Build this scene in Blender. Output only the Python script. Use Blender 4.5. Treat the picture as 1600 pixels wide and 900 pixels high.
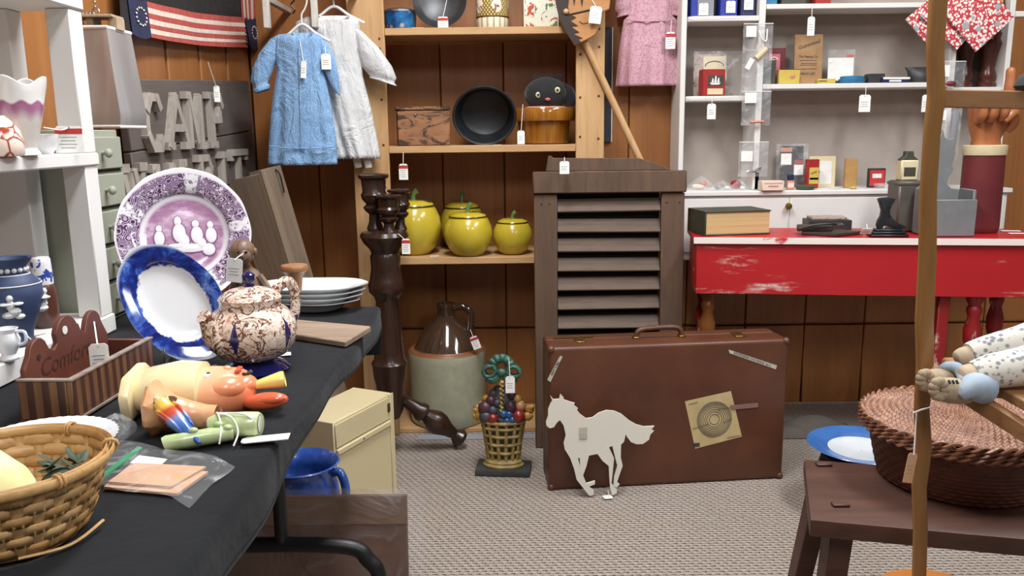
import bpy, bmesh, math, random
from mathutils import Vector, Matrix, Euler
random.seed(7)
PI = math.pi
for o in list(bpy.data.objects): bpy.data.objects.remove(o)
SC = bpy.context.scene
COL = SC.collection
# ---------------------------------------------------------------- camera
FPX, EYE = 1280.0, 1.12
CAMROT = (Matrix.Rotation(PI/2 - math.radians(10.7), 3, 'X') @ Matrix.Rotation(math.radians(-0.65), 3, 'Z'))
cam = bpy.data.cameras.new('camera'); cam.sensor_width = 36; cam.lens = 36*FPX/1600; cam.clip_start = .02
camo = bpy.data.objects.new('camera', cam); COL.objects.link(camo)
camo.location = (0, 0, EYE); camo.rotation_euler = CAMROT.to_euler(); SC.camera = camo
# ---------------------------------------------------------------- world, light, exposure
w = bpy.data.worlds.new('shop_air'); SC.world = w; w.use_nodes = True
w.node_tree.nodes['Background'].inputs[0].default_value = (.92, .95, 1, 1)
w.node_tree.nodes['Background'].inputs[1].default_value = .14
CEIL = 2.55
LAMPS = [(-.05, 1.7, 48), (1.5, 1.7, 40), (-.05, -.5, 22), (1.5, -.5, 22)]
vs = SC.view_settings
vs.view_transform = 'Standard'; vs.look = 'None'; vs.gamma = 1; vs.use_curve_mapping = False; vs.exposure = -.08

# ---------------------------------------------------------------- pixel -> world
def P(x, y, X=None, Y=None, Z=None):
    d = CAMROT @ Vector(((x-800)/FPX, (450-y)/FPX, -1))
    t = X/d.x if X is not None else Y/d.y if Y is not None else (Z-EYE)/d.z
    return Vector((0, 0, EYE)) + d*t
def mpp(p):
    return -(CAMROT.transposed() @ (Vector(p)-Vector((0, 0, EYE)))).z/FPX
def fr(x0, y0, x1, y1, Y):
    a = P((x0+x1)/2, (y0+y1)/2, Y=Y); m = mpp(a)
    return a.x, (x1-x0)*m, P((x0+x1)/2, y1, Y=Y).z, P((x0+x1)/2, y0, Y=Y).z

# ---------------------------------------------------------------- mesh helpers
class B:
    def __init__(s): s.v = []; s.f = []; s.M = Matrix()
    def at(s, loc=(0, 0, 0), rot=(0, 0, 0)):
        s.M = Matrix.Translation(loc) @ Euler(rot).to_matrix().to_4x4(); return s
    def add(s, vs, fs):
        n = len(s.v); s.v += [s.M @ Vector(v) for v in vs]; s.f += [[i+n for i in f] for f in fs]; return s
    def box(s, x0, x1, y0, y1, z0, z1):
        v = [(x, y, z) for x in (x0, x1) for y in (y0, y1) for z in (z0, z1)]
        return s.add(v, [(0, 1, 3, 2), (4, 6, 7, 5), (0, 4, 5, 1), (2, 3, 7, 6), (0, 2, 6, 4), (1, 5, 7, 3)])
    def lathe(s, prof, n=32, c=(0, 0, 0), sx=1, sy=1, cap=True):
        vs = []; fs = []; m = len(prof)
        for r, z in prof:
            for k in range(n):
                a = 2*PI*k/n; vs.append((c[0]+r*sx*math.cos(a), c[1]+r*sy*math.sin(a), c[2]+z))
        for i in range(m-1):
            for k in range(n):
                k2 = (k+1) % n; fs.append((i*n+k, i*n+k2, (i+1)*n+k2, (i+1)*n+k))
        if cap: fs += [tuple(range(n))[::-1], tuple((m-1)*n+k for k in range(n))]
        return s.add(vs, fs)
    def tube(s, pts, r, n=8, closed=False, sq=1):
        pts = [Vector(p) for p in pts]; m = len(pts); R = r if isinstance(r, (list, tuple)) else [r]*m
        vs = []; fs = []; up = None
        for i, p in enumerate(pts):
            a = pts[(i-1) % m] if (closed or i) else p; b = pts[(i+1) % m] if (closed or i < m-1) else p
            t = (b-a).normalized() if (b-a).length > 1e-9 else Vector((0, 0, 1))
            if up is None: up = Vector((0, 0, 1)) if abs(t.z) < .9 else Vector((0, 1, 0))
            sd = t.cross(up).normalized(); up = sd.cross(t).normalized()
            for k in range(n):
                q = 2*PI*k/n; vs.append(p+sd*(R[i]*math.cos(q))+up*(R[i]*sq*math.sin(q)))
        for i in range(m if closed else m-1):
            j = (i+1) % m
            for k in range(n):
                k2 = (k+1) % n; fs.append((i*n+k, i*n+k2, j*n+k2, j*n+k))
        if not closed: fs += [tuple(range(n))[::-1], tuple((m-1)*n+k for k in range(n))]
        return s.add(vs, fs)
    def prism(s, pts, d0, d1, ax='y'):
        n = len(pts)
        f = {'y': lambda a, b, d: (a, d, b), 'z': lambda a, b, d: (a, b, d), 'x': lambda a, b, d: (d, a, b)}[ax]
        v = [f(a, b, d0) for a, b in pts]+[f(a, b, d1) for a, b in pts]
        return s.add(v, [tuple(range(n)), tuple(range(2*n-1, n-1, -1))]+[(i, (i+1) % n, n+(i+1) % n, n+i) for i in range(n)])
    def sph(s, c, r, n=14, m=9):
        if not isinstance(r, (list, tuple)): r = (r, r, r)
        vs = [(c[0], c[1], c[2]-r[2])]; fs = []
        for i in range(1, m):
            t = PI*i/m
            for k in range(n):
                a = 2*PI*k/n; vs.append((c[0]+r[0]*math.sin(t)*math.cos(a), c[1]+r[1]*math.sin(t)*math.sin(a), c[2]-r[2]*math.cos(t)))
        vs.append((c[0], c[1], c[2]+r[2])); L = len(vs)-1
        for k in range(n):
            k2 = (k+1) % n; fs.append((0, 1+k2, 1+k))
            for i in range(m-2): fs.append((1+i*n+k, 1+i*n+k2, 1+(i+1)*n+k2, 1+(i+1)*n+k))
            fs.append((L, 1+(m-2)*n+k, 1+(m-2)*n+k2))
        return s.add(vs, fs)
    def grid(s, fn, nu, nv, cu=False, cv=False):
        vs = [fn(i/nu, j/nv) for i in range(nu+(not cu)) for j in range(nv+(not cv))]
        A = nu+(not cu); Bn = nv+(not cv); fs = []
        for i in range(nu):
            for j in range(nv):
                i2 = (i+1) % A; j2 = (j+1) % Bn; fs.append((i*Bn+j, i2*Bn+j, i2*Bn+j2, i*Bn+j2))
        return s.add(vs, fs)
    def loft(s, rings, cap=True):
        n = len(rings[0]); vs = [p for r in rings for p in r]; fs = []
        for i in range(len(rings)-1):
            for k in range(n):
                k2 = (k+1) % n; fs.append((i*n+k, i*n+k2, (i+1)*n+k2, (i+1)*n+k))
        if cap: fs += [tuple(range(n))[::-1], tuple((len(rings)-1)*n+k for k in range(n))]
        return s.add(vs, fs)
    def mesh(s, name, bev=0, seg=1, ang=40, recalc=True):
        me = bpy.data.meshes.new(name); me.from_pydata([tuple(v) for v in s.v], [], s.f)
        bm = bmesh.new(); bm.from_mesh(me)
        if recalc: bmesh.ops.recalc_face_normals(bm, faces=bm.faces)
        if bev: bmesh.ops.bevel(bm, geom=[e for e in bm.edges if len(e.link_faces) == 2 and e.calc_face_angle(0) > .5], offset=bev, segments=seg, affect='EDGES', profile=.6, clamp_overlap=True)
        bm.to_mesh(me); bm.free(); me.shade_smooth(); me.set_sharp_from_angle(angle=math.radians(ang)); return me
    def ob(s, name, mat, par=None, bev=0, seg=1, ang=40, loc=None, rot=None, recalc=True):
        me = s.mesh(name, bev, seg, ang, recalc); me.materials.append(MAT[mat] if isinstance(mat, str) else mat)
        o = bpy.data.objects.new(name, me); COL.objects.link(o)
        if par: o.parent = par
        if loc is not None: o.location = loc
        if rot is not None: o.rotation_euler = rot
        return o
def inst(src, par=None, loc=None, rot=None, name=None, scale=None):
    o = src.copy(); COL.objects.link(o)
    if name: o.name = name
    o.parent = par if par else src.parent
    if loc is not None: o.location = loc
    if rot is not None: o.rotation_euler = rot
    if scale is not None: o.scale = scale
    return o
def tagit(o, label, cat, group=None):
    o['label'] = label; o['category'] = cat
    if group: o['group'] = group
    return o
def thing(name, label, cat, loc=(0, 0, 0), rot=(0, 0, 0), group=None):
    o = bpy.data.objects.new(name, None); COL.objects.link(o); o.empty_display_size = .03
    o.location = loc; o.rotation_euler = rot; return tagit(o, label, cat, group)
def struct(o): o['kind'] = 'structure'; return o
def text(body, size, mat, par, loc, rot=(PI/2, 0, 0), ext=.0003, shear=0, name='lettering', sx=1):
    cu = bpy.data.curves.new('t', 'FONT'); cu.body = body; cu.size = size; cu.extrude = ext; cu.align_x = 'CENTER'; cu.align_y = 'CENTER'; cu.shear = shear; cu.resolution_u = 3
    t = bpy.data.objects.new('t', cu); COL.objects.link(t)
    me = bpy.data.meshes.new_from_object(t.evaluated_get(bpy.context.evaluated_depsgraph_get())); bpy.data.objects.remove(t)
    me.materials.clear(); me.materials.append(MAT[mat]); me.name = name
    o = bpy.data.objects.new(name, me); COL.objects.link(o); o.parent = par; o.location = loc; o.rotation_euler = rot; o.scale = (sx, 1, 1); return o
def arc(cx, cz, r, a0, a1, n, rz=None):
    return [(cx+r*math.cos(a0+(a1-a0)*i/n), cz+(rz or r)*math.sin(a0+(a1-a0)*i/n)) for i in range(n+1)]
def spline(pts, n=6):
    pts = [Vector(p) for p in pts]; out = []
    for i in range(len(pts)-1):
        p0 = pts[max(i-1, 0)]; p1 = pts[i]; p2 = pts[i+1]; p3 = pts[min(i+2, len(pts)-1)]
        for k in range(n):
            t = k/n; out.append(.5*((2*p1)+(p2-p0)*t+(2*p0-5*p1+4*p2-p3)*t*t+(3*p1-p0-3*p2+p3)*t**3))
    return out+[pts[-1]]

# ---------------------------------------------------------------- materials
MAT = {}
def lin(h):
    if not isinstance(h, str): return h
    c = [int(h[i:i+2], 16)/255 for i in (0, 2, 4)]
    return tuple((x/12.92 if x <= .04045 else ((x+.055)/1.055)**2.4) for x in c)+(1,)
class N:
    def __init__(s, name):
        s.m = bpy.data.materials.new(name); s.m.use_nodes = True; s.t = s.m.node_tree; s.b = s.t.nodes['Principled BSDF']; MAT[name] = s.m; s.co = None
    def n(s, kind, **kw):
        x = s.t.nodes.new('ShaderNode'+kind)
        for k, v in kw.items(): setattr(x, k, v)
        return x
    def l(s, a, b): s.t.links.new(a, b)
    def obj(s, scale=(1, 1, 1), rot=(0, 0, 0)):
        if not s.co: s.co = s.n('TexCoord')
        mp = s.n('Mapping'); mp.inputs['Scale'].default_value = scale; mp.inputs['Rotation'].default_value = rot; s.l(s.co.outputs['Object'], mp.inputs[0]); return mp.outputs[0]
    def xyz(s, v=None):
        x = s.n('SeparateXYZ'); s.l(v or s.obj(), x.inputs[0]); return x.outputs
    def math(s, op, a, b=0, c=0):
        x = s.n('Math', operation=op)
        for i, q in enumerate((a, b, c)):
            if isinstance(q, (int, float)): x.inputs[i].default_value = q
            else: s.l(q, x.inputs[i])
        return x.outputs[0]
    def noise(s, scale, st=(1, 1, 1), det=4, rough=.6, dist=0):
        x = s.n('TexNoise'); x.inputs['Scale'].default_value = scale; x.inputs['Detail'].default_value = det; x.inputs['Roughness'].default_value = rough; x.inputs['Distortion'].default_value = dist; s.l(s.obj(st), x.inputs[0]); return x.outputs[0]
    def voro(s, scale, feat='F1', st=(1, 1, 1)):
        x = s.n('TexVoronoi', feature=feat); x.inputs['Scale'].default_value = scale; s.l(s.obj(st), x.inputs[0]); return x.outputs[0]
    def ramp(s, fac, stops, mode='LINEAR'):
        x = s.n('ValToRGB'); x.color_ramp.interpolation = mode; e = x.color_ramp.elements
        while len(e) < len(stops): e.new(.5)
        for q, (p, c) in zip(e, stops): q.position = p; q.color = lin(c)
        s.l(fac, x.inputs[0]); return x.outputs[0]
    def step(s, fac, a, b): return s.ramp(fac, [(a, (0, 0, 0, 1)), (b, (1, 1, 1, 1))])
    def mix(s, fac, a, b):
        x = s.n('Mix', data_type='RGBA')
        for i, q in ((0, fac), (6, a), (7, b)):
            if isinstance(q, (int, float)): x.inputs[i].default_value = q
            elif isinstance(q, (str, tuple)): x.inputs[i].default_value = lin(q)
            else: s.l(q, x.inputs[i])
        return x.outputs[2]
    def out(s, col, rough=.5, metal=0, bump=None, bs=.3, bd=.002, coat=0, spec=.5, sheen=0):
        if isinstance(col, (str, tuple)): s.b.inputs['Base Color'].default_value = lin(col)
        else: s.l(col, s.b.inputs['Base Color'])
        if isinstance(rough, (int, float)): s.b.inputs['Roughness'].default_value = rough
        else: s.l(rough, s.b.inputs['Roughness'])
        s.b.inputs['Metallic'].default_value = metal; s.b.inputs['Coat Weight'].default_value = coat; s.b.inputs['Coat Roughness'].default_value = .08; s.b.inputs['Specular IOR Level'].default_value = spec; s.b.inputs['Sheen Weight'].default_value = sheen
        if bump is not None:
            x = s.n('Bump'); x.inputs['Strength'].default_value = bs; x.inputs['Distance'].default_value = bd; s.l(bump, x.inputs['Height']); s.l(x.outputs[0], s.b.inputs['Normal'])
        return s.m
def plain(name, c1, c2=None, scale=14, rough=.5, st=(1, 1, 1), metal=0, bump=.15, coat=0, bd=.002, det=4, spec=.5, sheen=0, lo=.35, hi=.68):
    k = N(name); nz = k.noise(scale, st, det)
    c = k.ramp(nz, [(lo, c1), (hi, c2 or c1)])
    return k.out(c, rough, metal, nz if bump else None, bump, bd, coat, spec, sheen)
def wood(name, c1, c2, ax='z', scale=9, rough=.6, bump=.25, c3=None, bd=.002):
    k = N(name); st = {'x': (.12, 1, 1), 'y': (1, .12, 1), 'z': (1, 1, .12)}[ax]
    n1 = k.noise(scale, st, 5, .65, .6); n2 = k.noise(scale*7, st, 3)
    c = k.ramp(n1, [(.3, c1), (.7, c2)])
    c = k.mix(k.math('MULTIPLY', k.step(n2, .45, .75), .45), c, c3 or c1)
    return k.out(c, rough, 0, n2, bump, bd)
def worn(name, paint, under, st=(1, 1, 1), scale=6, thr=(.6, .66), rough=.5, paint2=None):
    k = N(name); n1 = k.noise(scale, st, 8, .7); n2 = k.noise(scale*.4, st, 3)
    p = k.mix(n2, paint, paint2 or paint)
    f = k.step(k.math('ADD', k.math('MULTIPLY', n1, .75), k.math('MULTIPLY', n2, .3)), *thr)
    return k.out(k.mix(f, p, under), rough, 0, k.math('SUBTRACT', 1, f), .25, .001)
plain('white', 'e8e6e2', 'd8d6d2', 20, .55, bump=.1)
plain('card', 'f4f3ef', 'eceae4', 30, .7, bump=.05)
plain('ink', '3a3a40', rough=.8, bump=0)
plain('inkgrey', '8d8d95', rough=.8, bump=0)
plain('tagred', 'c23a34', 'b02e2a', 40, .6, bump=0)
plain('string', 'f0eee8', rough=.9, bump=0)
plain('black', '141416', '1c1c1f', 30, .4)
plain('iron', '2c2e33', '1e1f23', 25, .45, metal=.3, bump=.3)
plain('steel', 'b8b8b8', '8f8f90', 30, .3, metal=.9)
plain('brass', '9a7a3c', '70582c', 30, .35, metal=.85)
k = N('plastic'); tr = k.n('BsdfTransparent'); mx = k.n('MixShader'); nz = k.noise(22, det=3, dist=1.2)
k.out('e4e6e8', .12, bump=nz, bs=.8, bd=.01); k.l(k.math('ADD', k.math('MULTIPLY', k.step(nz, .5, .75), .35), .10), mx.inputs[0]); k.l(tr.outputs[0], mx.inputs[1]); k.l(k.b.outputs[0], mx.inputs[2]); k.l(mx.outputs[0], k.t.nodes['Material Output'].inputs[0])
k = N('film'); tr = k.n('BsdfTransparent'); mx = k.n('MixShader'); nz = k.noise(7, det=3, dist=1.2)
k.out('d8d8d8', .15, bump=nz, bs=.8, bd=.02); k.l(k.math('ADD', k.math('MULTIPLY', k.step(nz, .5, .8), .3), .09), mx.inputs[0]); k.l(tr.outputs[0], mx.inputs[1]); k.l(k.b.outputs[0], mx.inputs[2]); k.l(mx.outputs[0], k.t.nodes['Material Output'].inputs[0])

# ---------------------------------------------------------------- price tags (things of their own, hanging or lying)
def price_tag(label, p, w=.028, h=.05, kind='w', rot=(0, 0, 0), hang=None, group=None, body='card'):
    """p = top centre of the card; hang = world point the string is tied to"""
    p = Vector(p); t = thing('price_tag', label, 'price tag', p, rot, group)
    c = min(w*.22, h*.1)
    B().prism([(-w/2, -h), (w/2, -h), (w/2, -c), (w/2-c, 0), (-w/2+c, 0), (-w/2, -c)], -.0006, .0006).ob('card', body, t)
    if kind == 'r': B().box(-w/2, w/2, -.0012, -.0007, -h*.3, -c).ob('red_header', 'tagred', t)
    b = B()
    for i in range(4 if kind == 'r' else 3):
        z = -h*(.42+.13*i); L = w*(.36-.06*(i % 2)); b.box(-L, L*.8, -.0011, -.0007, z-h*.012, z+h*.012)
    b.ob('handwriting', 'inkgrey', t)
    R = Euler(rot).to_matrix()
    B().lathe([(w*.05, 0), (w*.05, .0004)], 8).at().ob('hole', 'ink', t, loc=(0, -.0007, -c*.7), rot=(PI/2, 0, 0))
    if hang is not None:
        q = R.transposed() @ (Vector(hang)-p); m = q*.5+Vector((.0, -.004, -.1*q.length))
        B().tube(spline([(0, -.002, -c*.7), tuple(m*.6), tuple(q)], 4), .0011, 5).ob('string', 'string', t)
    return t
# ================================================================= the room
XW, YW = -1.0, 3.27
def groove_pine(name):
    k = N(name); n1 = k.noise(5, (1, 1, .1), 5, .65, .8); n2 = k.noise(40, (1, 1, .06), 3)
    c = k.ramp(n1, [(.3, '915a2e'), (.7, 'ab7341')]); c = k.mix(k.math('MULTIPLY', k.step(n2, .5, .8), .35), c, '74491f')
    k.out(c, .42, 0, n2, .08, .001)
groove_pine('pine_wall'); plain('wall_gap', '4a2c16', rough=.8)
k = N('carpet'); o = k.xyz(); row = k.math('DIVIDE', o[1], .0135)
rf = k.math('FLOOR', row); wob = k.noise(60, det=2)
u = k.math('FRACT', k.math('ADD', k.math('ADD', k.math('DIVIDE', o[0], .0225), k.math('MULTIPLY', rf, .37)), k.math('MULTIPLY', wob, .5)))
v = k.math('FRACT', k.math('ADD', row, k.math('MULTIPLY', wob, .3)))
d = k.math('MULTIPLY', k.math('LESS_THAN', u, .58), k.math('LESS_THAN', v, .42))
n1 = k.noise(90, det=3); base = k.ramp(n1, [(.3, '8f847b'), (.7, 'aca198')]); base = k.mix(k.math('MULTIPLY', k.noise(1.6), .25), base, 'a3957f')
k.out(k.mix(k.math('MULTIPLY', d, .95), base, '362d2a'), .95, 0, k.math('SUBTRACT', k.math('MULTIPLY', n1, .5), d), .5, .003, spec=.1)
struct(B().box(-1.0, 4.5, -3.5, 3.27, -.1, 0).ob('floor', 'carpet'))
plain('ceiling_tile', 'd9d7d0', 'cfccc4', 30, .9)
struct(B().box(-1.0, 4.5, -3.5, 3.27, CEIL, CEIL+.1).ob('ceiling', 'ceiling_tile'))
wb = struct(B().box(-1.1, 4.5, YW+.012, YW+.1, 0, CEIL).ob('wall_back', 'wall_gap'))
wl = struct(B().box(XW-.1, XW-.012, -3.5, YW+.1, 0, CEIL).ob('wall_left', 'wall_gap'))
SEAM = .335
pl = B().box(-.1205, .1205, 0, .014, 0, 1).mesh('plank', .0035); pl.materials.append(MAT['pine_wall'])
def plank(par, loc, rz, h):
    o = bpy.data.objects.new('plank', pl); COL.objects.link(o); o.parent = par; o.location = loc; o.rotation_euler = (0, 0, rz); o.scale = (1, 1, h)
for i in range(23):
    x = -.88+.2445*i; plank(wb, (x, YW, SEAM+.004), 0, CEIL-SEAM-.004)
for i in range(26):
    y = 3.13-.262*i; plank(wl, (XW-.0, y, .004), PI/2, CEIL-.004); 
for i in range(23): plank(wb, (-.88+.2445*i, YW, 0), 0, SEAM-.003)
# fluorescent fixtures on the ceiling (above the frame)
k = N('diffuser'); e = k.n('Emission'); e.inputs[0].default_value = (.95, .98, 1, 1); e.inputs[1].default_value = 6; k.l(e.outputs[0], k.t.nodes['Material Output'].inputs[0])
for i, (x, y, LW) in enumerate(LAMPS):
    t = thing('ceiling_light', 'long fluorescent ceiling light hanging over the '+('open carpet before the suitcase', 'dark bench and rattan basket', 'aisle beside the splint basket', 'aisle behind the bench')[i], 'ceiling light', (x, y, CEIL), group='ceiling lights')
    B().box(-.17, .17, -.62, .62, -.06, 0).ob('housing', 'white', t, .006)
    B().box(-.15, .15, -.6, .6, -.072, -.0605).ob('diffuser', 'diffuser', t)
    L = bpy.data.lights.new('tube_glow', 'AREA'); L.shape = 'RECTANGLE'; L.size = .3; L.size_y = 1.2; L.energy = LW; L.color = (.97, .985, 1)
    lo = bpy.data.objects.new('tube_glow', L); COL.objects.link(lo); lo.parent = t; lo.location = (0, 0, -.08)
# ================================================================= left: folding table with black cloth
TT = .74; TE = -.302; TYF = 1.79
k = N('black_cloth'); n1 = k.noise(6, det=4); n2 = k.noise(260, det=2)
k.out(k.ramp(n1, [(.3, '141518'), (.7, '1c1e21')]), .9, 0, k.math('ADD', k.math('MULTIPLY', n1, 3), k.math('MULTIPLY', n2, .15)), .35, .006, spec=.15, sheen=.06)
plain('tube_black', '08080a', '0d0d10', 40, .45)
t = thing('folding_table', 'long folding table with black tube legs under the black cloth', 'table', (0, 0, 0))
B().box(-.985, TE-.004, -.05, TYF-.004, TT-.035, TT-.004).ob('tabletop', 'iron', t, .008, 2)
def wish(y):
    a = -.43; b = -.80
    for x in (a, b): B().tube([(x, y, .705), (x, y, .385)], .0125, 12).ob('leg_post', 'tube_black', t)
    B().tube(spline([(-.96, y, .0), (-.96, y, .28), (-.95, y, .345), (-.90, y, .375), (-.6, y, .378), (-.33, y, .375), (-.272, y, .345), (-.25, y, .28), (-.245, y, 0)], 6), .0145, 12).ob('foot_frame', 'tube_black', t)
wish(1.4); wish(.3)
def clothf(u, v):
    S = [(-.99, 0)]+[(-.99+i*(.99+TE)/24, 0) for i in range(1, 25)]
    i = u*31
    if i <= 24: x = -.992+i*(TE+.992)/24; s = 0
    else: s = (i-24)/7*.05; x = TE+.010*(1-math.exp(-s/.008))
    j = v*78
    if j <= 60: y = -.06+j*(TYF+.06)/60; q = 0
    else: q = (j-60)/18*.12; y = TYF+.012*(1-math.exp(-q/.008))+.008*math.sin(x*38)*q/.12+.01*q/.12
    wv = .004*math.sin(y*9+1)+.003*math.sin(y*23)
    x += wv*min(1, s/.02)
    z = TT-max(max(0, s-.004)*(1+.25*math.sin(y*7+2)), max(0, q-.004)*(1 if s == 0 else .5))+.0008*math.sin(x*31+y*17)*(s == 0)*(q == 0)
    return (x, y, z+.0012)
o = B().grid(clothf, 31, 78).ob('black_tablecloth', 'black_cloth', ang=80)
sm = o.modifiers.new('thick', 'SOLIDIFY'); sm.thickness = .0022; sm.offset = 0
tagit(o, 'plain black cloth spread over the long table of ceramics', 'tablecloth')
ZT = TT+.0025
def T(x, y): return P(x, y, Z=ZT)

# ---- white painted shelf standing on the table
worn('white_paint', 'e9e7e3', '9c968c', (1, 1, 1), 9, (.69, .72), .5, 'dad7d2')
XF = -.79; Y1 = 1.555
t = thing('white_shelf_rack', 'white painted wooden shelf rack standing on the black table', 'shelf', (0, 0, ZT+.0015))
def H(z): return z-ZT
D0 = -.988
for nm, z0, z1 in (('shelf_board', ZT, ZT+.036), ('shelf_board', 1.067, 1.091), ('shelf_board', 1.349, 1.372)):
    B().box(D0, XF+.004, .62, Y1+.032, H(z0), H(z1)).ob(nm, 'white_paint', t, .003)
for yy in (Y1, .64):
    for x0, x1 in ((XF-.044, XF), (D0, -.902)):
        for a, b in ((ZT+.036, 1.067), (1.091, 1.349)):
            B().box(x0, x1, yy-.016, yy+.030, H(a)+.0005, H(b)-.0005).ob('post', 'white_paint', t, .002)
# ---- pale green chest of small drawers
worn('sage_paint', 'a3a593', '6f6a58', (1, 1, 1), 12, (.68, .72), .6, '94978a')
plain('dark_gap', '23221d', rough=.9)
CX = -.838; ya, yb = 1.60, 1.785; zb = P(170, 203, X=CX).z
t = thing('drawer_chest', 'pale green painted chest of five small knobbed drawers behind the white rack', 'drawer chest', (CX, 0, ZT))
hh = zb-ZT
B().box(-.124, -.004, ya, yb, .0, hh).ob('body', 'sage_paint', t, .002)
for i in range(5):
    z0 = .012+i*(hh-.016)/5; z1 = z0+(hh-.016)/5-.010
    B().box(-.0035, -.001, ya+.003, yb-.003, z0-.006, z0-.0005).ob('drawer_gap', 'dark_gap', t)
    d = B().box(-.0038, .006, ya+.006, yb-.006, z0, z1).ob('drawer', 'sage_paint', t, .002)
    B().lathe([(.004, 0), (.004, .006), (.009, .010), (.0095, .015), (.006, .019), (.002, .02)], 14).ob('knob', 'sage_paint', d, loc=(.0062, (ya+yb)/2, (z0+z1)/2), rot=(0, PI/2, 0))
# ---- silver hanging shade seen behind the rack
k = N('silver_satin'); n1 = k.noise(7, (1, 1, .12), 3, .5, .8); k.out(k.ramp(n1, [(.3, '8d8784'), (.7, 'c4bfbc')]), .38, .35, n1, .5, .02)
plain('bleached_wood', 'b8a58c', 'a08a6c', 15, .7)
YS = 1.98; c, wd, z0, z1 = fr(22, 48, 206, 199, YS)
t = thing('hanging_lamp_shade', 'silver satin rectangular lamp shade hanging from two ball chains', 'lamp shade', (c, YS, z0))
h = z1-z0; hw = wd/2; dp = .07
def shd(u, v):
    a = u*4; sx = [(-1, -1), (1, -1), (1, 1), (-1, 1), (-1, -1)]; i = int(a) % 4; f = a-int(a)
    x = sx[i][0]*(1-f)+sx[i+1][0]*f; y = sx[i][1]*(1-f)+sx[i+1][1]*f
    g = .86+.14*(1-v)-.05*max(0, .12-v)/.12
    fold = .004*math.sin(u*90+3*math.sin(u*17))*math.sin(PI*v)
    return (x*hw*g, y*(dp+fold)*g, v*h)
B().grid(shd, 160, 18, cu=True).ob('satin_cover', 'silver_satin', t, ang=70)
for z, g in ((0.0, .945), (h, .86)):
    B().tube([(-hw*g, -dp*g, z), (hw*g, -dp*g, z), (hw*g, dp*g, z), (-hw*g, dp*g, z)], .004, 8, True).ob('trim', 'white', t)
B().box(-hw*.86, hw*.86, -.03, .03, h+.026, h+.032).ob('top_board', 'bleached_wood', t, .001)
for s in (-.86, -.45, .45, .84): B().box(s*hw-.008, s*hw+.008, -.02, .02, h, h+.026).ob('strut', 'bleached_wood', t)
for s in (-.62, .5):
    B().tube([(s*hw+.008*math.cos(a*PI/6), 0, h+.041+.008*math.sin(a*PI/6)) for a in range(12)], .0022, 6, True).ob('ring', 'steel', t)
    b = B()
    for i in range(30): b.sph((s*hw, 0, h+.052+i*.0105), .0042, 8, 6)
    b.ob('ball_chain', 'steel', t)
b = B()
for i in range(18): b.sph((-.62*hw+hw*1.12*(i+.5)/18, 0, h+.0375), .0036, 8, 6)
b.ob('ball_chain', 'steel', t)
# ---- striped banner on the left wall
plain('banner_black', '2a2726', '1d1b1b', 60, .95, bump=.3); plain('banner_red', 'c35a50', 'ad473f', 50, .95, bump=.3); plain('banner_cream', 'eadbcd', 'd8c4b4', 60, .95, bump=.3); plain('banner_navy', '2b3050', '222743', 60, .95, bump=.3)
XB = -.965
t = thing('flag_banner', 'black banner edged with red and white stripes and navy star squares', 'banner', (XB, 0, 0))
def bq(p00, p10, p11, p01, wav=0):
    # quad strip between pixel corners (near-top, far-top, far-bottom, near-bottom) on the wall plane
    A = [P(*p, X=XB) for p in (p00, p10, p11, p01)]
    def f(u, v):
        q = (A[0]*(1-u)+A[1]*u)*(1-v)+(A[3]*(1-u)+A[2]*u)*v
        return (.004*math.sin(q.y*9)+.003*math.sin(q.y*21+q.z*8)-.002*wav, q.y, q.z+.004*math.sin(u*PI)*-2)
    return f
B().grid(bq((183, -60), (392, -60), (400, 70), (190, 52)), 40, 20).ob('black_cloth', 'banner_black', t, ang=80)
ys0 = [2, 12, 20.5, 29, 37.5, 46, 54]; ys1 = [28, 37, 43, 50, 56, 62.5, 69]
ys0 = [2, 11, 20, 28, 37, 43, 52, 58]; ys1 = [27, 36, 42, 50, 55, 62, 66, 74]
for i in range(7):
    B().grid(bq((225, ys0[i]), (379, ys1[i]), (380+i*.9, ys1[i+1]), (226+.5*i, ys0[i+1]), -1.4), 24, 2).ob('stripe', 'banner_cream' if i % 2 else 'banner_red', t, ang=80)
for i in range(7):
    x0 = 371+i*3.9; 
    B().grid(bq((x0, -60), (x0+3.9, -60), (x0+6.9, 28), (x0+3, 28), -1.4), 4, 12).ob('stripe', 'banner_cream' if i % 2 else 'banner_red', t, ang=80)
sq = [((194, -8), (224, 0), (231, 58), (203, 53)), ((379, 27), (400, 28), (407, 77), (389, 73))]
for n, (a, b_, c_, d_) in enumerate(sq):
    o = B().grid(bq(a, b_, c_, d_, -2), 8, 8).ob('navy_square', 'banner_navy', t, ang=80)
    cc = P(*((214, 26) if n == 0 else (393, 51)), X=XB); b = B()
    for i in range(13):
        q = i*2*PI/13; b.sph((.0125, cc.y+.030*math.cos(q), cc.z+.022*math.sin(q)), (.0015, .005, .003), 6, 4)
    b.ob('stitched_stars', 'banner_cream', o)
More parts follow.
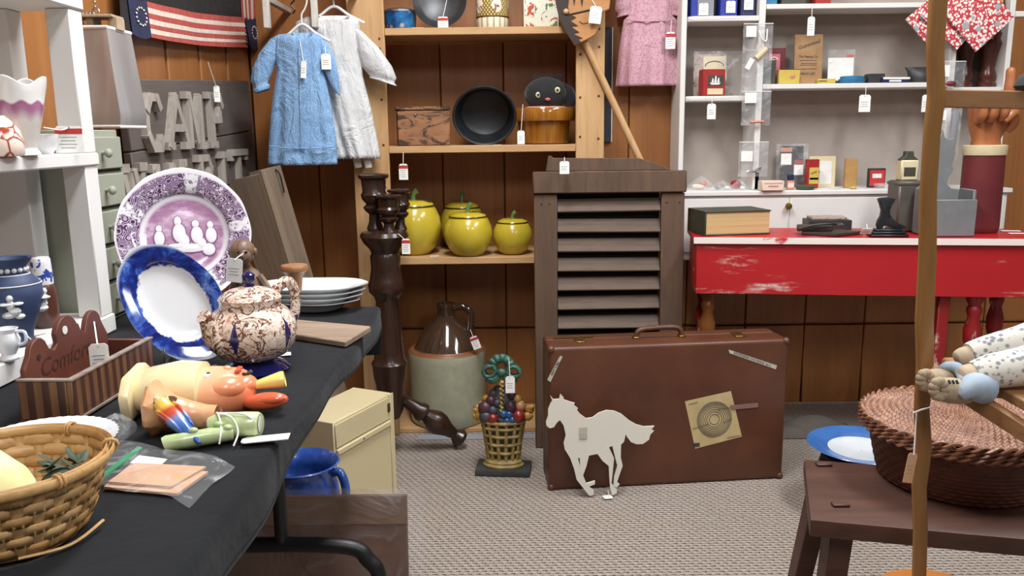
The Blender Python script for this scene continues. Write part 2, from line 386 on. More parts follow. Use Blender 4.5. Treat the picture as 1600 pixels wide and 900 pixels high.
# ---- weathered letter sign on the left wall
wood('grey_barn', '584e49', '695e58', 'y', 6, .85, c3='4a413c'); wood('grey_letter', '978d84', 'b3a99f', 'z', 14, .85, c3='6d645d'); 
XS = -.985
pa, pb = P(205, 126, X=XS), P(382, 128, X=XS); ang = math.atan2(pb.z-pa.z, pb.y-pa.y)
org = P(186, 330, X=XS); L = 1.02
t = thing('letter_sign', 'weathered grey board sign with raised wooden letters on the plank wall', 'sign', (XS, 2.135, .79), (ang, 0, 0))
for i, (z0, z1) in enumerate(((.0, .125), (.1275, .292), (.2945, .475))):
    B().box(-.004, .018, 0, L+(.0 if i else .012), z0, z1).ob('board', 'grey_barn', t, .003)
def strok(name, segs, w=.02):
    b = B()
    for (a, b0) in segs:
        A = Vector((a[0], a[1])); Bv = Vector((b0[0], b0[1])); d = (Bv-A).normalized()*w*.5; n = Vector((-d.y, d.x))
        A2 = A-d*.6; B2 = Bv+d*.6
        b.prism([tuple(A2+n), tuple(B2+n), tuple(B2-n), tuple(A2-n)], .0185, .038+random.uniform(-.003, .003), 'x')
    return b.ob(name, 'grey_letter', t)
GL = {'C': [((.85, .8), (.7, 1)), ((.7, 1), (.25, 1)), ((.25, 1), (0, .75)), ((0, .75), (0, .25)), ((0, .25), (.25, 0)), ((.25, 0), (.75, 0)), ((.75, 0), (.9, .2))],
 'A': [((0, 0), (.45, 1)), ((.45, 1), (1, 0)), ((.22, .36), (.76, .36)), ((-.08, 0), (.2, 0)), ((.8, 0), (1.1, 0))],
 'M': [((.1, 0), (.1, 1)), ((.1, 1), (.5, .1)), ((.5, .1), (.9, 1)), ((.9, 1), (.9, 0)), ((-.05, 1), (.15, 1)), ((.75, 0), (1.05, 0))],
 'P': [((.2, 0), (.2, 1)), ((.2, 1), (.8, 1)), ((.8, 1), (.95, .8)), ((.95, .8), (.8, .52)), ((.8, .52), (.2, .5)), ((0, 0), (.45, 0)), ((0, 1), (.2, 1))],
 'R': [((.2, 0), (.2, 1)), ((.2, 1), (.8, 1)), ((.8, 1), (.95, .78)), ((.95, .78), (.8, .54)), ((.8, .54), (.2, .52)), ((.5, .5), (.95, 0)), ((0, 1), (.2, 1))],
 'W': [((0, 1), (.25, 0)), ((.25, 0), (.5, .9)), ((.5, .9), (.75, 0)), ((.75, 0), (1, 1)), ((-.1, 1), (.2, 1)), ((.8, 1), (1.1, 1))],
 'Y': [((0, 1), (.5, .45)), ((1, 1), (.5, .45)), ((.5, .45), (.5, 0)), ((-.1, 1), (.2, 1)), ((.8, 1), (1.1, 1))],
 'I': [((.5, 0), (.5, 1)), ((.2, 0), (.8, 0)), ((.2, 1), (.8, 1))],
 'T': [((.5, 0), (.5, 1)), ((0, 1), (1, 1)), ((0, 1), (0, .85)), ((1, 1), (1, .85)), ((.25, 0), (.75, 0))]}
ca, sa = math.cos(-ang), math.sin(-ang)
def lett(ch, px0, px1, pt, pbm, w=.0215):
    cx = (px0+px1)/2; A = P(px0, pt, X=XS+.02); C = P(px1, pt, X=XS+.02); Z0 = P(cx, pbm, X=XS+.02); Z1 = P(cx, pt, X=XS+.02)
    y0 = A.y-2.135; wd = C.y-A.y; z0 = Z0.z-.79; h = Z1.z-Z0.z
    def m(p): 
        y = y0+p[0]*wd; z = z0+p[1]*h; return (y*ca-z*sa, y*sa+z*ca)
    strok('letter', [(m(a), m(b)) for a, b in GL[ch]], w)
for ch, a, b_, u, d in (('C', 219, 244, 152, 232), ('A', 252, 283, 150, 228), ('M', 284, 307, 150, 228), ('P', 318, 338, 150, 226),
                        ('W', 183, 215, 262, 330), ('Y', 234, 262, 262, 330), ('I', 268, 286, 255, 325), ('P', 302, 322, 247, 318), ('I', 334, 348, 242, 312), ('T', 356, 378, 238, 302)):
    lett(ch, a, b_, u, d)
q = P(331, 128, X=XS+.03)
price_tag('slim white tag tied to the screw hook above the letter sign', P(338, 134, X=XS+.06), .018, .05, rot=(0, 0, .35), hang=P(325, 97, X=XS+.06))

# ---- things on the white rack
def ceramic(name, c, rough=.12, c2=None, scale=8): return plain(name, c, c2 or c, scale, rough, bump=0, coat=.4)
ceramic('cream_glaze', 'e6e2d8', .15, 'dedacf'); ceramic('white_glaze', 'eef0f2', .12, 'e6e8ea')
k = N('vase_glaze'); o = k.xyz(); wv = k.math('ADD', o[2], k.math('MULTIPLY', k.math('SINE', k.math('MULTIPLY', k.math('ARCTAN2', o[1], o[0]), 9)), .003))
k.out(k.ramp(wv, [(.0, 'dcd9d0'), (.055, 'dcd6d0'), (.072, 'b07a9a'), (.083, 'a5648c'), (.0845, 'f2f0ec'), (.12, 'eceae6')]), .12, coat=.5)
ZS2 = 1.0915
def ruffle(label, p, R, Hh, mat, nm='ruffled_vase', sc=1):
    def f(u, v):
        a = u*2*PI; rr = [(.62, 0), (.60, .03), (.5, .09), (.56, .2), (.74, .45), (.86, .65), (.9, .76), (.97, .9), (1.0, 1.0)]
        x = v*8; i = min(int(x), 7); q = x-i; r = rr[i][0]*(1-q)+rr[i+1][0]*q; z = rr[i][1]*(1-q)+rr[i+1][1]*q
        wv = max(0, z-.6)/.4; z2 = z*Hh+wv*Hh*.06*math.sin(a*4+1); r2 = r*(1+.07*wv*math.sin(a*4+.5))
        return (R*r2*math.cos(a), R*r2*math.sin(a), z2)
    t = thing(nm, label, 'vase', p)
    o = B().grid(f, 64, 40, cu=True).ob('body', mat, t, ang=80); s = o.modifiers.new('wall', 'SOLIDIFY'); s.thickness = .003; s.offset = -1
    B().lathe([(R*.60, .001), (R*.58, .006)], 32).ob('base', 'cream_glaze', t)
    return t
p = P(30, 243, Z=ZS2); m = mpp(p)
vy = 1.36; vp = P(31, 200, Y=vy)
ruffle('tall white vase with ruffled rim and pink band on the upper rack shelf', (P(31, 200, Y=vy).x, vy, ZS2+.002), .044, .118, 'vase_glaze')
k = N('coral_lines'); vo = k.voro(38, 'DISTANCE_TO_EDGE'); k.out(k.mix(k.step(vo, .03, .07), 'a8452c', 'f2ddcf'), .2, coat=.4)
pp = P(6, 247, Z=ZS2)
o = B().lathe([(.026, 0), (.029, .004), (.03, .02), (.025, .04), (.014, .055), (.006, .062)], 28).ob('crackle_jar', 'coral_lines', loc=(P(6, 235, Y=1.30).x, 1.30, ZS2+.002))
tagit(o, 'small white jar with rust red crazed lines beside the ruffled vase', 'jar')
o = B().lathe([(.016, 0), (.026, .012), (.031, .034), (.033, .04), (.030, .0405), (.027, .034), (.014, .01)], 24).ob('white_bowl', 'white_glaze', loc=(P(70, 225, Y=1.47).x, 1.47, ZS2+.002)); o.scale = (.7, .7, .85)
tagit(o, 'small plain white bowl tucked behind the ruffled vase', 'bowl')
q = P(110, 199, X=XF-.012)
price_tag('red topped shop card leaning on the post of the white rack', (P(109, 220, Y=1.505).x, 1.505, ZS2+.0502), .046, .048, 'r', rot=(-.12, 0, .2), hang=P(68, 199, Y=1.40))
# jasper vase
plain('jasper_blue', '39476a', '323f60', 20, .6); plain('jasper_white', 'd6d8d8', 'c8cacb', 30, .65)
ZS1 = ZT+.0365
vy = 1.335; vx = P(18, 440, Y=vy).x
t = thing('jasper_vase', 'dark blue stoneware vase with raised white figures on the lower rack shelf', 'vase', (vx, vy, ZS1+.002)); t.scale = (1.08, 1.08, 1.16)
prof = [(.022, 0), (.024, .004), (.021, .010), (.022, .02), (.034, .048), (.041, .072), (.040, .088), (.030, .1), (.022, .105), (.0225, .114), (.030, .124), (.031, .127), (.026, .126), (.018, .112), (.017, .10)]
B().lathe(prof, 40).ob('body', 'jasper_blue', t)
for z, r in ((.0895, .0398), (.103, .0255)): B().tube([(r*math.cos(a*PI/18), r*math.sin(a*PI/18), z) for a in range(36)], .0011, 6, True).ob('white_band', 'jasper_white', t)
b = B()
for i in range(16): a = i*PI/8; b.sph((.0225*math.cos(a), .0225*math.sin(a), .110), (.004, .004, .0035), 6, 5)
b.ob('relief_garland', 'jasper_white', t)
for a0 in (-1.15, -2.6, .6):
    b = B()
    def onb(da, z, r=(.004, .004, .004)):
        rr = .022+(.041-.022)*min(1, z/.07); a = a0+da; b.sph((rr*math.cos(a), rr*math.sin(a), z), r, 8, 6)
    onb(0, .074, (.005, .005, .005)); onb(0, .064, (.006, .006, .008)); onb(.12, .055, (.009, .009, .006)); onb(-.15, .066, (.010, .010, .0025)); onb(.25, .066, (.008, .008, .0025)); onb(-.1, .05, (.010, .010, .005)); onb(.3, .047, (.007, .007, .004))
    b.ob('relief_figure', 'jasper_white', t)
# brown bottle with delft neck
k = N('delft'); o = k.xyz(); n1 = k.noise(70, det=2); k.out(k.mix(k.step(n1, .53, .56), 'e8e8ea', '2f4ba0'), .2, coat=.4)
plain('brown_glaze', '5a3326', '47281e', 12, .3, coat=.3, bump=0)
vy = 1.47; vx = P(69, 460, Y=vy).x
t = thing('stoneware_bottle', 'brown stoneware bottle with blue and white painted neck on the lower rack shelf', 'bottle', (vx, vy, ZS1+.002)); t.scale = (1.05, 1.05, 1.2)
B().lathe([(.019, 0), (.0205, .004), (.0205, .05), (.019, .060), (.0165, .065)], 28).ob('body', 'brown_glaze', t)
B().lathe([(.0168, .0655), (.0172, .07), (.016, .098), (.0155, .104), (.013, .107), (.008, .1075)], 28).ob('painted_neck', 'delft', t)
# small white pitcher
vy = 1.24; vx = P(9, 510, Y=vy).x
t = thing('cream_pitcher', 'small white pitcher with a string tied to it on the lower rack shelf', 'pitcher', (vx, vy, ZS1+.002))
B().lathe([(.013, 0), (.014, .003), (.010, .009), (.017, .024), (.018, .033), (.014, .043), (.0165, .05), (.015, .0505), (.012, .043), (.012, .02)], 28).ob('body', 'white_glaze', t)
B().tube(spline([(.014, 0, .045), (.028, 0, .044), (.028, 0, .028), (.017, 0, .024)], 5), .0025, 8).ob('handle', 'white_glaze', t)
B().tube(spline([(.026, 0, .043), (.04, .01, .022), (.062, .03, .001)], 5), .001, 5).ob('string', 'string', t)
pq = P(56, 541, X=-.80)
price_tag('red topped card lying on the lower shelf of the white rack', (XF-.02, 1.365, ZS1+.012), .03, .035, 'r', rot=(1.25, 0, 1.2))

# ---- wall box with striped sides and shaped back
k = N('striped_wood'); o = k.xyz(); f = k.math('FRACT', k.math('MULTIPLY', k.math('ADD', o[0], o[1]), 48)); n1 = k.noise(30, (1, 1, .2), 4)
k.out(k.mix(k.step(n1, .35, .8), k.ramp(f, [(0, '3a241b'), (.45, '4a2d20'), (.55, '86603f'), (1, '7a5233')]), '54352a'), .45, 0, n1, .15, .001)
plain('red_brown', '6a3a2c', '5b3025', 14, .5, bump=.1); plain('carve_dark', '4a271d', rough=.6, bump=0); plain('worn_edge', '9a8d82', '7d6c5f', 50, .6)
zr = .80; h = zr-ZT
c0, c1, c2 = P(30, 597, Z=zr), P(112, 599, Z=zr), P(238, 531, Z=zr)
ax = (c2-c1); Lb = ax.length; rz = math.atan2(ax.y, ax.x)-PI/2; Wb = (c1-c0).length
t = thing('comb_box', 'brown wall box with striped sides and scalloped back board on the table', 'wooden box', (c1.x, c1.y, ZT+.0025), (0, 0, rz))
B().box(-.008, 0, 0, Lb, .004, h).ob('side_panel', 'striped_wood', t, .001)
B().box(-Wb, -.0085, 0, .008, .004, h).ob('end_panel', 'striped_wood', t, .001)
B().box(-Wb, -.0085, Lb-.008, Lb, .004, h).ob('end_panel', 'red_brown', t, .001)
B().box(-Wb, 0, 0, Lb, 0, .0035).ob('bottom_panel', 'red_brown', t)
for a in ((-.0085, .001, -.001, Lb+.001), (-Wb, -.0088, -.001, .008)): B().box(a[0], a[1], a[2], a[3], h+.0003, h+.0025).ob('rim_strip', 'worn_edge', t)
B().box(.0003, .003, 0, Lb, .002, .005).ob('base_strip', 'worn_edge', t)
o2 = [(.0085, .004), (Lb-.0085, .004), (Lb-.0085, h+.012), (Lb-.02, h+.03)]+arc(Lb-.045, h+.034, .022, .1, PI*.85, 6)+[(Lb-.072, h+.028), (Lb-.082, h+.035), (Lb-.086, h+.046)]+arc(Lb*.5, h+.03, Lb*.5-.086, PI*.12, PI*.88, 10, .034)+[(.09, h+.03), (.08, h+.022), (.068, h+.028)]+arc(.045, h+.026, .022, .3, PI*.95, 6)+[(.01, h+.012)]
bb = B().prism(o2, -Wb, -Wb+.008, 'x').ob('back_board', 'red_brown', t, .001)
for y, z, r in ((Lb*.47, h+.044, .0062), (.042, h+.022, .004), (Lb-.043, h+.03, .004)):
    B().lathe([(r, 0), (r, .0006)], 16).ob('hang_hole', 'white' if r > .005 else 'dark_gap', bb, loc=(-Wb+.0083, y, z), rot=(0, PI/2, 0))
text('Comfort', .036, 'carve_dark', bb, (-Wb+.0084, Lb*.45, h+.004), (PI/2, .0, PI/2), .0002, .25, 'carved_word')
q = c1+(c2-c1)*.30
pt = t.matrix_basis @ Vector((-Wb+.02, Lb*.62, h+.028))
price_tag('white tag tied to the scalloped back of the striped box', P(153, 537, X=pt.x+.035), .026, .042, rot=(0, 0, .3), hang=P(147, 503, X=pt.x-.008))

# ---- two plates on wire easels
def plate_prof(): return [(0, .0), (.55, .0), (.62, .02), (.68, .075), (.98, .135), (1.0, .135), (.985, .115), (.7, .045), (.62, -.02), (.55, -.04), (0, -.04)]
k = N('purple_transfer'); o = k.xyz(); r = k.math('SQRT', k.math('ADD', k.math('POWER', o[0], 2), k.math('POWER', o[1], 2)))
vo = k.voro(62); n1 = k.noise(95, det=5, rough=.75); n2 = k.noise(30, (.5, 1, 1), 4, .7)
a = k.math('ARCTAN2', o[1], o[0]); roses = k.math('SINE', k.math('ADD', k.math('MULTIPLY', vo, 34), k.math('MULTIPLY', n1, 5)))
rimc = k.mix(k.step(roses, .0, .5), '4d3350', 'c9b0cd'); rimc = k.mix(k.step(n1, .56, .6), rimc, 'ece6ee')
med = k.math('MULTIPLY', k.step(k.math('SINE', k.math('ADD', k.math('MULTIPLY', a, 5), .9)), .82, .9), k.math('GREATER_THAN', r, .099))
rimc = k.mix(k.math('MULTIPLY', med, k.step(n1, .42, .5)), rimc, 'f4f0f4')
ctr = k.ramp(n2, [(.3, '9a6a90'), (.5, 'b387a8'), (.62, 'd2b6cb'), (.7, '8f5f85')])
c = k.mix(k.step(r, .0845, .087), ctr, 'efe8ee'); c = k.mix(k.step(r, .0935, .096), c, rimc); c = k.mix(k.step(r, .1425, .1435), c, 'f2eef2')
k.out(c, .12, coat=.5)
k = N('flow_blue'); o = k.xyz(); r = k.math('SQRT', k.math('ADD', k.math('POWER', k.math('MULTIPLY', o[0], 1.42), 2), k.math('POWER', o[1], 2)))
n1 = k.noise(26, det=5, rough=.7, dist=.8); n2 = k.noise(60, det=3)
bl = k.ramp(n1, [(.36, '101a5c'), (.5, '1d348e'), (.62, '4a72c2'), (.74, '9dbbe6')])
ed = k.math('ADD', r, k.math('MULTIPLY', k.math('SUBTRACT', n2, .5), .02))
c = k.mix(k.step(ed, .0745, .077), 'f3f5f8', bl); c = k.mix(k.step(r, .1125, .114), c, 'e4e9f2'); k.out(c, .1, coat=.6)
def plate(name, label, loc, rot, R, sx, sy, mat, lobes, amp):
    t = thing(name, label, 'plate', loc, rot)
    pr = plate_prof()
    def f(u, v):
        x = v*(len(pr)-1); i = min(int(x), len(pr)-2); q = x-i; r = pr[i][0]*(1-q)+pr[i+1][0]*q; z = pr[i][1]*(1-q)+pr[i+1][1]*q
        a = u*2*PI; r *= 1+amp*math.cos(lobes*a)*max(0, r-.6)/.4; return (R*r*sx*math.cos(a), R*r*sy*math.sin(a), R*z)
    B().grid(f, 96, 30, cu=True).ob('dish', mat, t, ang=60); return t
plain('wire', '5b5148', '7d756c', 30, .3, metal=.8)
def easel(label, base, rz, w, d, hk):
    t = thing('plate_stand', label, 'plate stand', base, (0, 0, rz), group='wire plate stands')
    for s in (-1, 1):
        B().tube(spline([(s*w*.55, -d-.004, .03), (s*w*.55, -d-.014, .034), (s*w*.55, -d-.02, .02), (s*w*.55, -d-.012, .006), (s*w*.5, 0, .003), (s*w*.2, d*.9, .003)], 6), .0022, 7).ob('hook_wire', 'wire', t)
        B().tube([(s*w*.5, -.0, .003), (s*w*.1, d*.35, hk)], .0022, 7).ob('back_wire', 'wire', t)
    B().tube([(-w*.2, d*.9, .003), (w*.2, d*.9, .003)], .0022, 7).ob('cross_wire', 'wire', t); return t
# purple charger: normal faces the camera, leaning back
py = 1.67; pc = P(289, 368, Y=py)
pt = plate('transfer_plate', 'large purple and white transfer printed plate with a family scene', (pc.x, pc.y, pc.z), (PI/2-.28, 0, .32), .146, 1, 1.06, 'purple_transfer', 12, .006); pt.scale = (.885,)*3
fg = [(-.055, -.005, .011, .018), (-.055, .018, .007, .008), (-.012, .006, .014, .022), (-.014, .034, .008, .011), (-.003, -.012, .012, .016), (.026, .0, .013, .02), (.024, .026, .008, .009), (.057, -.002, .012, .018), (.056, .022, .007, .009), (.012, -.03, .035, .010), (-.02, -.024, .02, .006), (.05, -.035, .014, .014), (.035, -.02, .01, .012)]
def fig(b, S, dz):
    for x, y, rx, ry in S: b.lathe([(1, 0), (.0, .0003)], 14, (x, y, dz), rx, ry, False)
plain('print_white', 'f0eaf0', rough=.3, bump=0); plain('print_purple', '8a5a80', rough=.3, bump=0)
b = B()
for i, (x, y, rx, ry) in enumerate(fg): b.lathe([(rx*1.25, .0), (rx*.8, .0005)], 12, (x, y, .0006+.00003*i), 1, ry/rx)
b.ob('printed_outlines', 'print_purple', pt)
b = B()
for i, (x, y, rx, ry) in enumerate(fg): b.lathe([(rx, .0), (rx*.9, .0003)], 12, (x, y, .0012+.00003*i), 1, ry/rx)
b.ob('printed_figures', 'print_white', pt)
easel('wire easel holding the purple family plate', (pc.x+.005, py+.035, ZT), .20, .11, .06, .20)
py = 1.36; pc = P(274, 474, Y=py)
pt = plate('flow_blue_platter', 'oval white platter with deep blue flowing border on a wire easel', (pc.x, pc.y, pc.z), (PI/2-.30, 0, .30), .118, .66, 1.0, 'flow_blue', 8, .012)
pt.rotation_euler = (Matrix.Rotation(.34, 3, 'Z') @ Matrix.Rotation(PI/2-.30, 3, 'X') @ Matrix.Rotation(.56, 3, 'Z')).to_euler(); pt.scale = (.94,)*3
eb = P(282, 575, Z=ZT); easel('wire easel holding the blue bordered platter', (eb.x+.01, eb.y+.068, ZT), .34, .10, .05, .10)
# ---- teapot
k = N('imari'); n1 = k.noise(34, det=4, rough=.6, dist=1.4); n2 = k.noise(70, det=3, dist=1); o = k.xyz(); a = k.math('ARCTAN2', o[1], o[0])
f1 = k.math('SUBTRACT', k.math('ABSOLUTE', k.math('SUBTRACT', n1, .5)), .018); f2 = k.math('ABSOLUTE', k.math('SUBTRACT', n2, .5))
c = k.mix(k.step(f1, .0, .02), '6a3d2c', 'ead9c8'); c = k.mix(k.math('MULTIPLY', k.math('SUBTRACT', 1, k.step(f2, .015, .03)), .55), c, '8d4530'); c = k.mix(k.step(n1, .64, .66), c, 'c98f6c')
lob = k.math('ABSOLUTE', k.math('SINE', k.math('ADD', k.math('MULTIPLY', a, 2.5), .35))); lz = k.math('MULTIPLY', k.math('ABSOLUTE', k.math('SUBTRACT', o[2], .062)), 9)
c = k.mix(k.math('SUBTRACT', 1, k.step(k.math('ADD', lob, lz), .24, .27)), c, '2b2462'); k.out(c, .1, coat=.6)
ceramic('cobalt', '1c1b55', .08)
q = T(388, 588); m = mpp(q)
t = thing('teapot', 'round lidded teapot with brown vine pattern and cobalt panels on the table', 'teapot', (q.x, q.y+.035, ZT+.0015), (0, 0, 1.0)); t.scale = (1.06,)*3
B().lathe([(.052, 0), (.054, .003), (.046, .009), (.036, .014), (.034, .018)], 40).ob('foot', 'cobalt', t)
B().lathe([(.034, .0185), (.05, .026), (.063, .042), (.068, .06), (.065, .078), (.054, .094), (.046, .1), (.045, .107), (.047, .113), (.044, .113), (.042, .103)], 48).ob('body', 'imari', t)
l = B().lathe([(.0465, .1135), (.044, .118), (.03, .126), (.014, .130), (.009, .131)], 40).ob('lid', 'imari', t)
B().lathe([(.009, .1312), (.006, .135), (.010, .142), (.0095, .149), (.004, .153), (.001, .1535)], 18).ob('finial', 'cobalt', l)
B().tube(spline([(-.055, 0, .052), (-.072, 0, .064), (-.076, 0, .082), (-.079, 0, .094), (-.085, 0, .101)], 6), [.018, .017, .0165, .016, .015, .014]+[.013-.00012*i for i in range(19)], 16).ob('spout', 'imari', t)
B().tube(spline([(.045, 0, .108), (.058, 0, .122), (.078, 0, .125), (.090, 0, .105), (.086, 0, .07), (.064, 0, .05)], 6), .0062, 10, sq=1.5).ob('handle', 'imari', t)
o = B().box(-.016, .016, -.011, .011, 0, .0008).ob('paper_scrap', 'card', loc=T(440, 555)+Vector((0, 0, .001)), rot=(0, 0, .3)); tagit(o, 'blank white paper slip lying beside the teapot foot', 'paper slip')
# ---- stack of ironstone platters
ceramic('ironstone', 'dfe1e2', .15, 'd4d6d6')
q = T(470, 494); ox, oy = q.x-.005, q.y+.075
for i in range(4):
    def f(u, v):
        pr = [(0, .004), (.6, .004), (.68, .007), (.78, .018), (.9, .0225), (1.0, .027), (1.0, .0285), (.92, .025), (.8, .0215), (.7, .011), (.62, .0075), (0, .007)]
        x = v*11; j = min(int(x), 10); w_ = x-j; r = pr[j][0]*(1-w_)+pr[j+1][0]*w_; z = pr[j][1]*(1-w_)+pr[j+1][1]*w_
        a = u*2*PI; e = abs(math.cos(a))**6; lob = 1+max(0, r-.6)*(.16*abs(math.cos(a))**24+.03*math.cos(6*a)); n = 2.6
        d = (abs(math.cos(a))**n+abs(math.sin(a))**n)**(-1/n)
        return (.118*r*lob*d*math.cos(a), .078*r*lob*d*math.sin(a), z-.004+.006*e*max(0, r-.75))
    o = B().grid(f, 96, 33, cu=True).ob('ironstone_platter', 'ironstone', loc=(ox+.003*i, oy+.004*i, ZT+.0015+.0095*i), rot=(0, 0, -.28+.09*i), ang=50)
    tagit(o, ('bottom', 'second lowest', 'third', 'topmost')[i]+' white ironstone platter in the stack behind the teapot', 'platter', 'stacked ironstone platters')
wood('drift_wood', '7e6a58', '9b8672', 'x', 10, .8, c3='5d4c3e')
a, b_, c_, d_ = (T(*x) for x in ((432, 528), (540, 545), (580, 520), (452, 508)))
o = B().prism([(p.x, p.y) for p in (a, b_, c_, d_)], 0.0, .012, 'z').ob('wooden_board', 'drift_wood', loc=(0, 0, ZT+.0015), bev=.002); tagit(o, 'thin worn wooden board lying flat beside the ironstone platters', 'board')
# ---- carved figure, masher
wood('carved', '5a4233', '8d6f57', 'z', 22, .45, c3='3b2a20')
py = 1.575; q = P(388, 500, Y=py); m = mpp(q)
t = thing('carved_figure', 'carved brown wooden figure with a bald grinning head behind the teapot', 'carving', (P(392, 450, Y=py).x, py, ZT+.0015))
def rg(cx, cy, z, rx, ry, n=16): return [(cx+rx*math.cos(2*PI*i/n), cy+ry*math.sin(2*PI*i/n), z) for i in range(n)]
B().loft([rg(.004, 0, 0, .03, .028), rg(.004, 0, .02, .032, .03), rg(.003, 0, .07, .03, .027), rg(.001, 0, .1, .026, .023), rg(-.002, -.002, .118, .019, .017), rg(-.004, -.004, .126, .011, .011), rg(-.006, -.008, .134, .0105, .012)]).ob('body', 'carved', t)
hd = B().sph((-.008, -.010, .158), (.024, .026, .024), 20, 14).sph((-.002, -.026, .150), (.016, .013, .016), 14, 10).ob('head', 'carved', t)
B().sph((0, -.040, .153), (.004, .005, .004), 8, 6).ob('nose', 'carved', hd)
for s in (-1, 1):
    B().sph((.0+s*.007, -.035, .160), (.0035, .003, .0025), 8, 6).ob('eye', 'dark_gap', hd)
    B().sph((-.008+s*.024, -.008, .157), (.004, .007, .008), 8, 6).ob('ear', 'carved', hd)
B().tube(spline([(-.009, -.036, .146), (0, -.042, .142), (.009, -.036, .147)], 5), .0014, 6).ob('mouth', 'dark_gap', hd)
for s in (-1, 1): B().tube(spline([(.0+s*.02, -.008, .11), (.002+s*.034, -.012, .08), (s*.022, -.03, .06), (s*.006, -.034, .07)], 5), .008, 8).ob('arm', 'carved', t)
price_tag('handwritten tag hung at the neck of the carved wooden figure', P(367, 404, Y=py-.06), .03, .045, rot=(0, .12, 0), hang=P(380, 396, Y=py-.045))
wood('honey_wood', '8a5c3a', 'a97a50', 'z', 16, .4)
py = 1.735; q = P(461, 440, Y=py)
o = B().lathe([(.014, 0), (.015, .01), (.014, .05), (.017, .08), (.022, .088), (.029, .092), (.030, .099), (.027, .104), (.012, .106)], 28).ob('wooden_masher', 'honey_wood', loc=(q.x, py, ZT+.0015)); tagit(o, 'turned wooden masher standing on end behind the platters', 'masher')
# ---- long grey wooden trough leaning to the back wall
wood('barn_trough', '6b5a4b', '86735f', 'z', 8, .85, c3='4d4036')
yt = 2.62; a = P(397, 292, Y=yt); e = P(466, 278, Y=yt)
t = thing('wooden_trough', 'long weathered wooden trough box stood on end by the back wall', 'trough', (P(480, 470, Y=2.7).x+.06, 2.76, .03), (.10, -.2, -.30)); t.scale = (.66, .75, 1)
LL = 1.0
B().box(-.085, .085, .07, .085, .0, LL).ob('base_board', 'barn_trough', t, .002)
B().box(-.10, -.0855, -.07, .085, 0, LL-.02).ob('side_board', 'barn_trough', t, .002)
B().box(.0855, .10, -.07, .085, 0, LL).ob('side_board', 'barn_trough', t, .002)
B().box(-.085, .085, -.07, -.056, 0, LL-.01).ob('front_board', 'barn_trough', t, .002)
B().box(-.085, .085, -.0555, .0695, LL-.03, LL-.012).ob('end_board', 'barn_trough', t, .002)
B().tube(spline([(.105, .03, LL-.01), (.12, .03, LL-.03), (.115, .03, LL-.09)], 5), .004, 8).ob('rope_hook', 'black', t)
# ================================================================= left: near end of the table
# ---- white milk-glass plate under the basket edge
def scal(u, v):
    pr = [(0, .002), (.6, .002), (.72, .010), (.95, .020), (1, .022), (.97, .019), (.74, .006), (.62, -.001), (0, -.001)]
    x = v*8; i = min(int(x), 7); q = x-i; r = pr[i][0]*(1-q)+pr[i+1][0]*q; z = pr[i][1]*(1-q)+pr[i+1][1]*q
    a = u*2*PI; r *= 1+.012*math.cos(48*a)*max(0, r-.8)/.2; return (.112*r*math.cos(a), .112*r*math.sin(a), z+.001)
q = P(172, 668, Y=.935); o = B().grid(scal, 192, 24, cu=True).ob('scalloped_plate', 'white_glaze', loc=(q.x-.085, .935, ZT+.001), ang=60); o.scale = (.76, .76, .9)
tagit(o, 'white milk glass plate with beaded edge beside the splint basket', 'plate')
# ---- splint basket
wood('splint', 'b58a52', 'd6b07a', 'x', 30, .45, .15, '9a703e'); wood('splint_dark', 'a37843', 'c69a62', 'x', 30, .45, .15, '8a6234')
q = P(8, 722, Y=.735)
bx, by = q.x, q.y; RB, rb, HB = .090, .062, q.z-ZT
t = thing('splint_basket', 'woven tan splint basket holding a cloth pouch and green sprigs', 'basket', (bx, by, ZT+.0025), (0, 0, .1))
def br(z): return rb+(RB-rb)*(z/HB)**.75
NS = 30
for i in range(NS):
    a = 2*PI*i/NS; ph = i % 2
    def f(u, v):
        z = .003+u*(HB-.004); r = br(z)+.0010*math.cos(PI*(u*6)+PI*ph)+(-.0004 if v > .5 else .0004)*0
        w_ = (v-.5)*.0105*(r/RB); return (r*math.cos(a)-w_*math.sin(a), r*math.sin(a)+w_*math.cos(a), z)
    o = B().grid(f, 14, 2).ob('stake', 'splint', t, ang=80); s = o.modifiers.new('t', 'SOLIDIFY'); s.thickness = .0008; s.offset = 0
for j in range(6):
    zc = .004+(j+.5)*(HB-.010)/6
    def f(u, v):
        a = u*2*PI; z = zc+(v-.5)*.0112; r = br(z)-.0011*math.cos(NS/2*a)*(1 if j % 2 else -1); return (r*math.cos(a), r*math.sin(a), z)
    o = B().grid(f, 160, 2, cu=True).ob('weaver', 'splint' if j % 3 else 'splint_dark', t, ang=80); s = o.modifiers.new('t', 'SOLIDIFY'); s.thickness = .0008; s.offset = 0
B().lathe([(rb-.001, 0), (rb-.001, .002)], 40).ob('bottom', 'splint_dark', t)
for dr, nm in ((.0032, 'outer_hoop'), (-.0032, 'inner_hoop')):
    o = B().grid(lambda u, v: ((RB+dr+.0013*math.cos(v*2*PI))*math.cos(u*2*PI), (RB+dr+.0018*math.cos(v*2*PI))*math.sin(u*2*PI), HB-.002+.0045*math.sin(v*2*PI)), 72, 8, True, True).ob(nm, 'splint', t, ang=80)
for a in (-.65, .35, 1.3, 2.4, 3.4, 4.5):
    for da in (-.02, .02):
        A = a+da; c, s_ = math.cos(A), math.sin(A)
        B().tube([((RB+.0075*math.cos(w_))*c, (RB+.0075*math.cos(w_))*s_, HB-.002+.0065*math.sin(w_)) for w_ in [i*PI/5 for i in range(10)]], .0012, 5, True).ob('lashing', 'splint', t)
B().tube(spline([(rb*.5, -rb*.95, .004), (rb*1.05, -rb*.55, .002), (rb*1.3, rb*.1, .006)], 6), .0016, 6).ob('loose_splint', 'splint', t)
